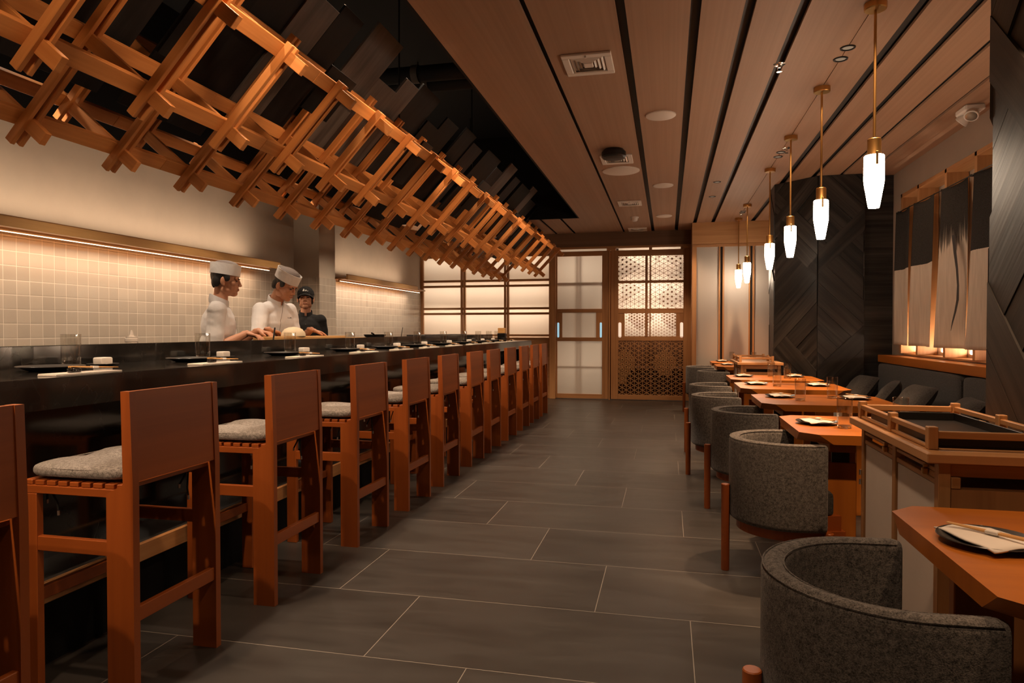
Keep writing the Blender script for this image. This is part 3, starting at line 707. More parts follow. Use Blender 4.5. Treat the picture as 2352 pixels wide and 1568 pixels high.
# ------------------------------------------------------------------ timber lattice canopy over the bar
can = thing('timber_canopy', (0, 0, 0), 'long hanging lattice canopy of orange timber rafters over the sushi bar', 'canopy')
U = Vector((.325, 0, .345)); V = Vector((-.315, 0, .27)); uh = U.normalized(); vh = V.normalized(); nu_ = Vector((-uh.z, 0, uh.x))
nA = Vector((-2.80, 0, 2.178)); nP = nA + U; nB = nP - V; nC = nB + U; nQ = nA + V; nTA = nP + V; nTB = nP + U
ST = [2.52 + .532 * k for k in range(-4, 18)]
for y in ST:
    Y = Vector((0, y, 0))
    for p0, p1 in ((nA - uh * .115, nTB + uh * .09), (nB - uh * .115, nC + uh * .06), (nQ - uh * .10, nTA + uh * .09)):
        b = MB()
        for s in (-1, 1): b.bar(p0 + Y + Vector((0, s * .0215, 0)), p1 + Y + Vector((0, s * .0215, 0)), .021, .042, nu_, .002)
        b.build('rafter', M['cedar'], can)
    for p0, p1 in ((nA - vh * .125, nQ + vh * .10), (nB - vh * .125, nTA + vh * .09), (nC - vh * .125, nTB + vh * .10)):
        b = MB(); b.bar(p0 + Y, p1 + Y, .030, .062, (0, 1, 0) if False else Vector((vh.z, 0, -vh.x)), .002); b.build('cross_brace', M['cedar'], can)
for n_ in (nA, nB, nC, nQ, nP, nTA, nTB):
    c = n_ + nu_ * .040; b = MB()
    rot = Matrix((uh, Vector((0, 1, 0)), nu_)).transposed()
    y0 = ST[0] - .2
    while y0 < ST[-1] + .12:      # purlin made of butted lengths
        y1 = min(y0 + 3.19, ST[-1] + .12); b.box(c + Vector((0, (y0 + y1) / 2, 0)), (.074, y1 - y0 - .002, .036), rot, .002, 0, 1); y0 = y1
    b.build('purlin', M['cedar'], can)
# charred sheathing boards lying on the rafters
rr = random.Random(21); y = -.2
L_ = (nTB - nA).length
while y < 11.6:
    w = rr.choice((.30, .34, .42, .55, .26)); b = MB(); rot = Matrix((uh, Vector((0, 1, 0)), nu_)).transposed()
    a0 = rr.choice((.12, .22, .35, .5)); a1 = rr.choice((L_ + .22, L_ + .34, L_ + .42, L_ + .5, L_ + .36)); q = nA + uh * (a0 + a1) / 2 + nu_ * (.082 + rr.choice((0, .012, .024))) + Vector((0, y + w / 2, 0))
    b.box(q, (a1 - a0, w - .003, .016), rot, .001, 0, 0); b.build('charred_board', M['ashboard' if rr.random() < .26 else 'charboard'], can)
    y += w + (rr.choice((0, 0, .02, .12)) if y > 1 else 0)
for (yy, w, a0, a1) in ((2.62, .16, .30, .66), (3.72, .3, .42, .72), (5.2, .2, .3, .7), (6.9, .3, .4, .75), (8.6, .2, .3, .7)):   # odd boards left hanging lower
    b = MB(); b.box(nB + uh * (a0 + a1 - .3) / 2 + nu_ * .12 + Vector((0, yy, 0)), (a1 - a0, w, .016), Matrix((uh, Vector((0, 1, 0)), nu_)).transposed(), .001, 0, 0); b.build('charred_board', M['charboard'], can)
for yy in ST[1::4]:
    for n_ in (nTA, nTB): one(lambda b: b.cyl(n_ + Vector((0, yy + .1, .05)), (n_.x, yy + .1, 4.3), .008, 8), 'hanger_rod', M['steel'], can)
# dim services in the black void
t_ = thing('ventilation_duct', (-1.9, 5.72, 3.5), 'dim grey duct crossing the black ceiling void', 'duct', 'ducts in the black ceiling void')
one(lambda b: b.cyl((-1.6, 0, 0), (.53, 0, 0), .07, 20), 'pipe', M['black'], t_); one(lambda b: b.cyl((-.3, 0, 0), (-.24, 0, 0), .078, 20), 'collar', M['strip'], t_)
for xx in (-1.2, .3): one(lambda b: b.cyl((xx, 0, .06), (xx, 0, .8), .006, 6), 'hanger', M['steel'], t_)
o = copy_tree(t_, (-1.9, 5.98, 3.5)); o['label'] = 'second dim grey duct in the black ceiling void, just behind the first'
t_['label'] = 'dim grey duct in the black ceiling void, nearer of the two'

# ------------------------------------------------------------------ sushi bar counter
ct = thing('bar_counter', (0, 0, 0), 'long glossy black stone sushi counter with a raised back ledge', 'counter')
boxes('countertop', M['counter'], [(-2.80, -2.15, -1.5, 10.86, 1.031, 1.078)], ct)
boxes('apron', M['counter'], [(-2.20, -2.15, -1.5, 10.86, .965, 1.031)], ct)
boxes('front_panel', M['counter'], [(-2.50, -2.45, -1.5 + 1.19 * i, -1.5 + 1.19 * (i + 1) - .003, 0, 1.03) for i in range(10)], ct)
boxes('end_panel', M['counter'], [(-2.45, -2.2, 10.8, 10.85, 0, 1.03)], ct)
boxes('ledge', M['counter'], [(-2.84, -2.80, -1.5, 10.86, 1.0, 1.177)], ct, .003)
boxes('worktop', M['step'], [(-3.20, -2.84, -1.5, 10.86, 1.12, 1.165)], ct, .003)
boxes('kitchen_side', M['steel'], [(-3.0, -2.9, -1.5, 10.86, 0, 1.12)], ct)
boxes('foot_step', M['step'], [(-2.45, -2.232, -1.5, 10.86, .24, .325)], ct)
boxes('step_nosing', M['oak'], [(-2.230, -2.208, -1.5, 10.86, .25, .328)], ct, .003)
boxes('step_riser', M['black'], [(-2.30, -2.26, -1.5, 10.86, 0, .24)], ct)
kb = thing('back_counter', (0, 0, 0), 'low dark back counter along the tiled kitchen wall', 'counter')
boxes('worktop', M['steel'], [(-4.585, -4.26, -1.0, 7.75, .86, .9)], kb, .003); boxes('cabinet', M['steel'], [(-4.585, -4.3, -1.0, 7.75, 0, .86)], kb)
# wall shelves with a strip light below
def wall_shelf(y0, y1, label, fy1=None):
    t_ = thing('wall_shelf', (0, 0, 0), label, 'shelf', 'timber shelves on the tiled wall')
    boxes('board', M['oak'], [(-4.59, -4.29, y0, y1, 1.945, 1.965)], t_); boxes('fascia', M['bamboo'], [(-4.289, -4.265, y0, fy1 or y1, 1.935, 2.005)], t_, .001)
    boxes('top_edge', M['oak_dark'], [(-4.292, -4.263, y0, fy1 or y1, 2.0055, 2.010)], t_)
    boxes('light_lip', M['oak'], [(-4.408, -4.395, y0, y1, 1.916, 1.945)], t_)
    boxes('strip_light', M['led'], [(-4.3945, -4.391, y0 + .02, y1 - .02, 1.9165, 1.921)], t_)
wall_shelf(-1.0, 6.95, 'long timber wall shelf behind the two white chefs'); wall_shelf(8.62, 11.75, 'short timber wall shelf beyond the tiled column', 11.3)

# ------------------------------------------------------------------ bar stools
def make_stool():
    # origin on the floor under the seat centre; +x is the back, y runs along the bar, near frame at y = -.225
    s = thing('bar_stool', (0, 0, 0), None, 'bar stool', 'wooden bar stools along the counter')
    for sg in (-1, 1):
        y0, y1 = sorted((sg * .225, sg * .197))
        b = MB()
        b.prism([(.12, 0), (.225, 0), (.225, .735), (.215, 1.045), (.18, 1.045), (.186, .735), (.12, .70)], y0, y1, lambda u, v, d: (u, d, v)); 
        for k in range(len(b.uv)): b.uv[k] = [(q[1], q[0]) for q in b.uv[k]]
        b.build('back_leg', M['stool'], s)
        b = MB(); b.bx(-.225, -.165, y0, y1, 0, .6875, .002); b.build('front_leg', M['stool'], s)
        b = MB(); b.bx(-.225, .185, y0 + .001, y1 - .001, .688, .716, .002); b.build('seat_rail', M['stool'], s)
        b = MB(); b.bx(-.166, .122, y0 + .003, y1 - .003, .49, .54, .002); b.build('side_stretcher', M['stool'], s)
    b = MB(); b.bx(-.215, -.19, -.198, .198, .30, .345, .002); b.build('front_stretcher', M['stool'], s)
    b = MB(); b.bx(.195, .218, -.198, .198, .268, .318, .002); b.build('back_stretcher', M['stool'], s)
    b = MB(); b.prism([(.2205, .742), (.2115, 1.0452), (.1915, 1.0452), (.199, .742)], -.1975, .1975, lambda u, v, d: (u, d, v)); b.build('backrest', M['stool'], s)
    for i in range(9): 
        x = -.205 + i * .0475; b = MB(); b.bx(x - .018, x + .018, -.22, .22, .7165, .733, .002); b.build('seat_slat', M['stool'], s)
    # two-lobed woven cushion
    b = MB(); nu, nv = 36, 40; hx, hy, th = .205, .222, .058
    def f(i, j):
        a = 2 * math.pi * i / nu; t_ = -math.pi / 2 + math.pi * j / (nv - 1)
        ce, se = math.cos(t_), math.sin(t_); p = .32
        r = abs(ce) ** .45; ca, sa = math.cos(a), math.sin(a)
        x = hx * r * math.copysign(abs(ca) ** p, ca); y = hy * r * math.copysign(abs(sa) ** p, sa)
        z = (th / 2) * math.copysign(abs(se) ** .6, se)
        if se > 0: z -= .016 * math.exp(-(y / .022) ** 2) + .004 * math.exp(-(x / .03) ** 2)
        return (-.022 + x, y, .7345 + th / 2 + z)
    b.grid(nu, nv, f, closeu=True); cu = b.build('cushion', M['cushion'], s)
    b = MB()
    for zz in (.7505, .775):
        pts = []
        for k in range(61):
            a = 2 * math.pi * k / 60; ca, sa = math.cos(a), math.sin(a); q = .985 * (math.cos(math.asin(min(1, abs(((zz - .7635) / (th / 2))) ** (1 / .6)))) ** .45)
            pts.append((-.022 + hx * q * math.copysign(abs(ca) ** .32, ca), hy * q * math.copysign(abs(sa) ** .32, sa), zz))
        b.tube(pts, .0032, 6)
    b.build('piping', M['cushion'], cu)
    for (x, y, dx, dy) in ((-.15, -.185, .02, .01), (.10, -.17, -.03, .02), (.14, .15, .02, -.03), (-.12, .18, -.02, -.02)):
        b = MB(); b.tube([(x, y, .73), (x + dx * .3, y + dy * .3, .685), (x + dx, y + dy, .645), (x + dx * 1.2, y + dy, .615)], .0035, 6)
        b.tube([(x, y, .73), (x - dx * .6, y, .69), (x - dx, y + dy * .8, .655)], .0035, 6); tc = b.build('tie_cord', M['shirt_black'], s)
        one(lambda b: (b.cyl((x + dx * 1.2, y + dy, .618), (x + dx * 1.25, y + dy, .602), .0042, 8), b.cyl((x - dx, y + dy * .8, .657), (x - dx * 1.05, y + dy * .8, .642), .0042, 8)), 'cord_tip', M['foil'], tc)
    return s
stool = make_stool()
NTH = ['nearest the camera', 'second from the camera', 'third from the camera', 'fourth from the camera', 'fifth from the camera', 'sixth from the camera', 'seventh from the camera', 'eighth from the camera', 'ninth from the camera', 'tenth from the camera', 'eleventh from the camera', 'farthest from the camera']
YS = [1.085, 1.915, 2.745, 3.605, 4.405, 5.15, 5.96, 6.67, 7.46, 8.25, 8.97, 9.66]
for i, y in enumerate(YS):
    o = stool if i == 0 else copy_tree(stool)
    o.location = (-1.945 - .003 * i, y + .225, 0); o.rotation_euler = (0, 0, R((-.6, 0, .3, -.2, -.5, .2, 0, .4, -.3, 0, .2, 0)[i]))
    o['label'] = 'orange-brown wooden bar stool with grey cushion, ' + NTH[i] + (', cut off by the left edge' if i == 0 else '')

# ------------------------------------------------------------------ tableware (built once, then copied)
def make_glass(name, r, h, base, cat='glass'):
    b = MB(); b.lathe([(0, 0), (r * .9, 0), (r * .94, .002), (r, h), (r - .0012, h + .001), (r - .0024, h), (r * .94 - .0022, base), (0, base + .001)], (0, 0, 0), 40); o = b.build(name, M['glass'])
    b = MB(); q = r * .94 - .004; b.lathe([(0, .002), (q * .9, .002), (q, .005), (q, base - .004), (q * .9, base - .001), (0, base - .0015)], (0, 0, 0), 32); b.build('base', M['glass_base'], o); return tag(o, None, cat)
def make_plate(name, r, h, thick=.004, cat='plate', mt='ceramic'):
    b = MB(); b.lathe([(0, 0), (r * .6, 0), (r * .62, .001), (r * .98, h - thick * .4), (r, h), (r * .985, h + thick * .5), (r * .62, thick + .002), (0, thick)], (0, 0, 0), 48); o = b.build(name, M[mt]); return tag(o, None, cat)
def soft_box(b, x0, x1, y0, y1, z0, z1, n=10, wob=.0, seed=0, p=.25):
    cx_, cy_, cz_ = (x0 + x1) / 2, (y0 + y1) / 2, (z0 + z1) / 2
    def f(i, j):
        a = 2 * math.pi * i / 32; t_ = -math.pi / 2 + math.pi * j / (n - 1); ca, sa, ce, se = math.cos(a), math.sin(a), math.cos(t_), math.sin(t_)
        q = [abs(ce) ** p * math.copysign(abs(ca) ** p, ca), abs(ce) ** p * math.copysign(abs(sa) ** p, sa), math.copysign(abs(se) ** p, se)]
        w = 1 + wob * noise.noise(Vector((q[0] * 2 + seed, q[1] * 2, q[2] * 2)))
        return (cx_ + q[0] * (x1 - x0) / 2 * w, cy_ + q[1] * (y1 - y0) / 2 * w, cz_ + q[2] * (z1 - z0) / 2)
    b.grid(32, n, f, closeu=True)
def make_chopsticks(L, m='bamboo', band=True):
    t_ = thing('chopsticks', (0, 0, 0), None, 'chopsticks')
    for s in (-1, 1):
        b = MB(); b.tube([(s * .005, -L / 2, 0), (s * .0045, 0, 0), (s * .003, L / 2, 0)], [.0036, .0032, .002], 8); b.build('chopstick', M[m], t_)
    if band: b = MB(); b.bx(-.0095, .0095, -.014, .014, -.0045, .0045, .002); b.build('paper_band', M['linen'], t_)
    return t_
gl0 = make_glass('tumbler', .042, .150, .026); pl0 = make_plate('plate', .125, .020); sa0 = make_plate('saucer', .068, .009, .003, 'saucer')
b = MB(); soft_box(b, -.026, .026, -.036, .036, 0, .036, 12, .06); towel0 = tag(b.build('rolled_towel', M['linen']), None, 'towel')
b = MB(); b.bx(-.045, .045, -.148, .148, 0, .0035, .001); b.bx(-.044, .045, -.147, .147, .004, .0075, .001); nap0 = tag(b.build('folded_napkin', M['linen']), None, 'napkin')
b = MB(); soft_box(b, -.013, .013, -.026, .026, 0, .017, 12, 0, 0, .45); rest0 = tag(b.build('chopstick_rest', M['lacquer']), None, 'chopstick rest')
cs0 = make_chopsticks(.225)
ZT = 1.078
YN = [2.22, 3.03, 3.9, 4.76, 5.5, 6.2, 6.98, 7.73, 8.42, 9.08, 9.74]; YG = [2.6, 3.51, 4.46, 5.42, 6.25, 7.04, 7.93, 8.79, 9.5, 10.1, 10.62]
PL = ['at the counter place nearest the camera'] + ['at the %s counter place from the camera' % q for q in ('second', 'third', 'fourth', 'fifth', 'sixth', 'seventh', 'eighth', 'ninth', 'tenth')] + ['at the farthest counter place']
def put(o, first, loc, label, group, rz=0.0):
    c = o if first else (copy_tree(o)); c.location = loc; c.rotation_euler = (0, 0, rz); c['label'] = label; c['group'] = group; return c
rr = random.Random(3)
for i in range(11):
    yn, yg = YN[i], YG[i]; f_ = i == 0; yp = yn + (yg - yn) * .5 - .06
    put(gl0, f_, (-2.665, yg, ZT + .0005), 'clear tumbler ' + PL[i], 'tumblers on the bar counter', rr.uniform(0, 6))
    put(pl0, f_, (-2.51, yp, ZT + .0005), 'dark round plate ' + PL[i], 'plates on the bar counter')
    put(sa0, f_, (-2.64, min(yg + .155, 10.78), ZT + .0005), 'small dark saucer ' + PL[i], 'saucers on the bar counter')
    put(towel0, f_, (-2.64, min(yg + .155, 10.78), ZT + .0045), 'white rolled towel on the saucer ' + PL[i], 'rolled towels on the bar counter', rr.uniform(-.2, .2))
    put(nap0, f_, (-2.225, yn, ZT + .0005), 'long white folded napkin ' + PL[i], 'napkins on the bar counter', R(-3))
    put(rest0, f_, (-2.215, yn - .045, ZT + .0085), 'glossy black chopstick rest ' + PL[i], 'chopstick rests on the bar counter')
    c = put(cs0, f_, (-2.225, yn + .06, ZT + .024), 'pair of pale wooden chopsticks ' + PL[i], 'chopsticks on the bar counter', R(-2)); c.rotation_euler = (R(-3.2), 0, R(-2))
# things on the raised ledge and chef's worktop
t_ = thing('squeeze_bottle', (-2.94, 3.27, 1.1655), 'white squeeze bottle with a nozzle behind the ledge', 'bottle')
one(lambda b: b.lathe([(0, 0), (.03, 0), (.032, .003), (.032, .012), (.03, .02)], (0, 0, 0), 24), 'body', M['white'], t_)
one(lambda b: b.lathe([(.034, .018), (.034, .034), (.03, .036), (.03, .047), (.012, .049), (.007, .075), (.005, .082), (0, .083)], (0, 0, 0), 24), 'cap', M['white'], t_)
t_ = thing('cutting_board', (-3.01, 5.25, 1.1655), 'pale wooden cutting board in front of the bending chef', 'cutting board')
one(lambda b: b.bx(-.15, .13, -.5, .52, 0, .03, .004), 'board', M['bamboo'], t_)
b = MB(); b.lathe([(.115, 0), (.118, .004), (.112, .03), (.085, .058), (.045, .073), (0, .078)], (0, 0, 0), 36, 0, True, None, .75, 1.0); b.lathe([(0, .0), (.115, 0)], (0, 0, 0), 36, 0, False, None, .75, 1.0)
o = b.build('rice_cover', mat('cream_cover', (.72, .60, .42), .6)); o.location = (-2.955, 5.0, 1.196); tag(o, 'pale cream rounded cover in front of the bending chef', 'cover')
t_ = thing('ladle', (-2.90, 4.62, 1.1655), 'thin black stick standing up between the two white chefs', 'utensil')
one(lambda b: b.cyl((0, 0, .002), (.0, .025, .10), .006, 10), 'handle', M['lacquer'], t_); one(lambda b: b.lathe([(0, 0), (.02, 0), (.022, .008), (0, .01)], (0, 0, 0), 16), 'foot', M['lacquer'], t_)
b = MB(); b.bx(-.05, .05, -.22, .22, 0, .012, .003); o = b.build('serving_board', M['bamboo']); o.location = (-2.96, 6.05, 1.166); tag(o, 'narrow pale serving board on the ledge beside the chef\'s hand', 'board')
t_ = thing('frying_pan', (-3.03, 6.75, 1.1655), 'black pan with a long handle on the chef side of the ledge', 'pan')
one(lambda b: b.lathe([(0, 0), (.1, 0), (.12, .035), (.117, .035), (.098, .004), (0, .004)], (0, 0, 0), 28), 'bowl', M['steel'], t_); one(lambda b: b.tube([(.04, -.11, .03), (.07, -.2, .045), (.1, -.3, .05)], .009, 8), 'handle', M['lacquer'], t_)
t_ = thing('tongs', (-2.95, 7.3, 1.1655), 'thin dark tongs leaning up beside the tiled column', 'tongs')
one(lambda b: b.tube([(0, -.02, .003), (0, .03, .11)], .004, 6), 'arm', M['steel'], t_); one(lambda b: b.tube([(0.004, -.025, .003), (0, .03, .11)], .004, 6), 'arm', M['steel'], t_)
b = MB(); b.bx(-.12, .12, -.9, .9, 0, .022, .004); o = b.build('hot_plate', M['steel']); o.location = (-3.05, 8.9, 1.1655); tag(o, 'long flat black hot plate behind the far ledge', 'hot plate')
t_ = thing('tissue_stand', (-2.52, 10.36, ZT + .0006), 'black stand with a pale wooden block on top at the far bar end', 'stand')
one(lambda b: b.bx(-.06, .06, -.06, .06, 0, .115, .003), 'stand', M['lacquer'], t_); one(lambda b: b.bx(-.055, .055, -.05, .05, .116, .20, .006), 'wooden_block', M['bamboo'], t_)

# ------------------------------------------------------------------ dining side
def make_table():
    # origin on the floor at the aisle end centre; x 0...0.88 away from the aisle
    t_ = thing('dining_table', (0, 0, 0), None, 'dining table', 'wooden dining tables along the banquette')
    L, w = .88, .385; c = .075
    top = [(c, -w), (L - c, -w), (L, -w + c), (L, w - c), (L - c, w), (c, w), (0, w - c), (0, -w + c)]
    c2 = .14; bot = [(c2, -w), (L - c2, -w), (L, -w + c2), (L, w - c2), (L - c2, w), (c2, w), (0, w - c2), (0, -w + c2)]
    b = MB(); b.prism(bot, .705, .75, lambda u, v, d: (u, v, d), 0, top); b.build('tabletop', M['table'], t_)
    for x in (.13, .61):
        for y in (-.27, .24): b = MB(); b.bx(x, x + .14, y, y + .035, 0, .60, .003); b.build('leg', M['table'], t_)
        b = MB(); b.bx(x + .03, x + .11, -.234, .239, .12, .165, .003); b.build('stretcher', M['table'], t_)
        b = MB(); b.bx(x + .01, x + .13, -.30, .30, .655, .7045, .003); b.build('cross_bearer', M['table'], t_)
        for y in (-.26, .25): b = MB(); b.bx(x + .03, x + .11, y, y + .015, .60, .656); b.build('bracket', M['steel'], t_)
        one(lambda b: b.lathe([(0, 0), (.013, 0), (.011, .012), (0, .016)], (x + .07, -.27, .2), 14, 0, True, Euler((R(90), 0, 0)).to_matrix()), 'peg', M['table'], t_)
    return t_
tb = make_table()
TY = [('nearest the camera, cut off by the right edge', .605, 1.75), ('just beyond the near serving cabinet', .63, 3.87), ('second beyond the near serving cabinet', .63, 5.235), ('third beyond the near serving cabinet', .615, 6.455), ('just before the far serving cabinet', .63, 7.535), ('just beyond the far serving cabinet', .66, 9.99), ('farthest from the camera, by the pale screen wall', .66, 11.02)]
for i, (lab, x, y) in enumerate(TY):
    o = tb if i == 0 else copy_tree(tb); o.location = (x, y, 0); o['label'] = 'orange-brown wooden dining table ' + lab

def make_chair():
    t_ = thing('tub_chair', (0, 0, 0), None, 'tub chair', 'grey tub chairs at the dining tables')
    rad, th, st = .25, .056, .10; path = [(st, -rad)]
    for k in range(0, 25): a = R(-90 - 7.5 * k); path.append((rad * math.cos(a), rad * math.sin(a)))
    path.append((st, rad)); nP_ = len(path)
    # rounded cross-section (offset, height)
    sec = []
    hb, ht, r = .275, .70, .026
    for cx_, cz_, a0 in ((th / 2 - r, ht - r, 0), (-th / 2 + r, ht - r, 90), (-th / 2 + r, hb + r, 180), (th / 2 - r, hb + r, 270)):
        for a in range(0, 91, 18): sec.append((cx_ + r * math.cos(R(a0 + a)), cz_ + r * math.sin(R(a0 + a))))
    b = MB(); ns = len(sec)
    def nrm(i):
        p, q = path[max(i - 1, 0)], path[min(i + 1, nP_ - 1)]; d = Vector((q[0] - p[0], q[1] - p[1])).normalized(); return Vector((d.y, -d.x)) * -1
    rows = nP_ + 4
    def f(i, j):
        k = min(max(j - 2, 0), nP_ - 1); e = (2 - j) if j < 2 else (j - (nP_ + 1) if j > nP_ + 1 else 0); n = nrm(k); s_, z = sec[i]
        sh = 1.0 if e == 0 else (.86 if e == 1 else .5); px, py = path[k]
        if e: px += .012 * (1 if e == 1 else 1.45)
        zz = .4875 + (z - .4875) * (1 if e == 0 else (.985 if e == 1 else .96))
        return (px + n.x * s_ * sh, py + n.y * s_ * sh, zz)
    b0 = b.grid(ns, rows, f, closeu=True)
    b.face([b0 + i for i in range(ns)], None, 0, True); b.face([b0 + (rows - 1) * ns + i for i in range(ns)], None, 0, True)
    sh = b.build('shell', M['tweed'], t_)
    b = MB()
    for off in (-1, 1):
        pts = []
        for k in range(nP_): n = nrm(k); pts.append((path[k][0] + n.x * off * (th / 2 - .004), path[k][1] + n.y * off * (th / 2 - .004), .693))
        b.tube(pts, .0020, 6)
    b.build('piping', M['tweed'], sh)
    # seat cushion
    ol = [(.165, -.205)] + [(.205 * math.cos(R(-90 - 9 * k)), .205 * math.sin(R(-90 - 9 * k))) for k in range(21)] + [(.165, .205)]
    def ring(s, z): return [(px * s + .01 * (1 - s), py * s, z) for px, py in ol]
    b = MB(); prof = [(.9, .345), (.985, .352), (1, .365), (1, .435), (.985, .452), (.93, .462), (.5, .468)]
    b.grid(len(ol), len(prof), lambda i, j: ring(*prof[j])[i], closeu=True); b.face([i for i in range(len(ol))][::-1], None); b.face([len(ol) * (len(prof) - 1) + i for i in range(len(ol))], None, 0, True)
    b.build('seat_cushion', M['darktweed'], t_)
    b = MB(); ol2 = [(.22, -.215)] + [(.24 * math.cos(R(-90 - 9 * k)), .24 * math.sin(R(-90 - 9 * k))) for k in range(21)] + [(.22, .215)]
    b.prism(ol2, .226, .274, lambda u, v, d: (u, v, d)); b.prism([(px * .93, py * .93) for px, py in ol2], .2745, .345, lambda u, v, d: (u, v, d)); b.build('seat_frame', M['stool'], t_)
    for x, y, h in ((-.301, 0, .45), (.13, -.245, .275), (.13, .245, .275)):
        one(lambda b: b.lathe([(0, 0), (.019, 0), (.021, .004), (.0225, h - .003), (.020, h), (0, h)], (x, y, 0), 12), 'leg', M['stool'], t_)
    return t_
ch = make_chair()
for i, (lx, y, rz, lab) in enumerate(((.22, 1.705, 4, 'at the table nearest the camera, in the bottom right corner'), (.318, 3.74, 8, 'at the first table beyond the near serving cabinet'), (.298, 4.965, 3, 'at the second table beyond the near serving cabinet'), (.20, 6.06, -2, 'at the third table beyond the near serving cabinet'), (.215, 7.19, 0, 'at the table before the far serving cabinet'), (.39, 9.55, 2, 'at the table beyond the far serving cabinet'), (.272, 10.72, 2, 'at the farthest table by the lattice door'))):
    o = ch if i == 0 else copy_tree(ch); o.location = (lx + .278, y, 0); o.rotation_euler = (0, 0, R(rz)); o['label'] = 'grey tweed tub chair ' + lab

gl1 = make_glass('water_glass', .0375, .154, .014); pl1 = make_plate('side_plate', .105, .016); 
b = MB(); nu, nv = 14, 10
def fnap(i, j):
    u, v = i / (nu - 1) - .5, j / (nv - 1) - .5; return (u * .13 + .012 * v, v * .195, .0185 + .003 * math.cos(u * 7) - .02 * max(0, abs(v) - .4) + .0015 * math.sin(9 * v + 3 * u))
b.grid(nu, nv, fnap); nap1 = b.build('napkin', M['linen']); md = nap1.modifiers.new('s', 'SOLIDIFY'); md.thickness = .004; tag(nap1, None, 'napkin')
cs1 = make_chopsticks(.20)
TN = ['on the table nearest the camera', 'on the first table beyond the near cabinet', 'on the second table beyond the near cabinet', 'on the third table beyond the near cabinet', 'on the table before the far cabinet', 'on the table beyond the far cabinet', 'on the farthest table']
sets = [(0, .73, 1.79, 20, 'aisle side'), (1, .775, 3.89, 12, 'aisle side'), (2, .815, 5.37, 8, 'aisle side'), (2, 1.32, 5.34, 4, 'banquette side'), (3, .79, 6.57, 6, 'aisle side'), (3, 1.30, 6.51, 8, 'banquette side'), (4, .79, 7.64, 6, 'aisle side'), (4, 1.31, 7.70, 4, 'banquette side'), (5, .83, 10.12, 6, 'aisle side'), (6, .84, 11.2, 6, 'aisle side'), (1, 1.36, 3.95, 5, 'banquette side')]
for i, (k, x, y, rz, sd) in enumerate(sets):
    f_ = i == 0; z = .7505
    put(pl1, f_, (x, y, z), 'dark plate ' + TN[k] + ', ' + sd, 'plates on the dining tables')
    put(nap1, f_, (x, y, z + .0015), 'white napkin on a plate ' + TN[k] + ', ' + sd, 'napkins on the dining tables', R(rz))
    c = put(cs1, f_, (x + .008, y - .005, z + .0295), 'wooden chopsticks across the napkin ' + TN[k] + ', ' + sd, 'chopsticks on the dining tables', R(rz + 24))
gls = [(1, .88, 3.755, 'aisle side'), (1, 1.16, 3.82, 'banquette side'), (2, .915, 5.14, 'aisle side'), (2, 1.175, 5.375, 'banquette side'), (3, .945, 6.39, 'aisle side'), (4, 1.20, 7.45, 'banquette side'), (4, 1.08, 7.72, 'aisle side'), (5, .98, 10.05, 'aisle side'), (6, .98, 11.15, 'aisle side'), (6, 1.3, 11.1, 'banquette side')]
for i, (k, x, y, sd) in enumerate(gls): put(gl1, i == 0, (x, y, .7505), 'clear water glass ' + TN[k] + ', ' + sd, 'water glasses on the dining tables', i * .7)

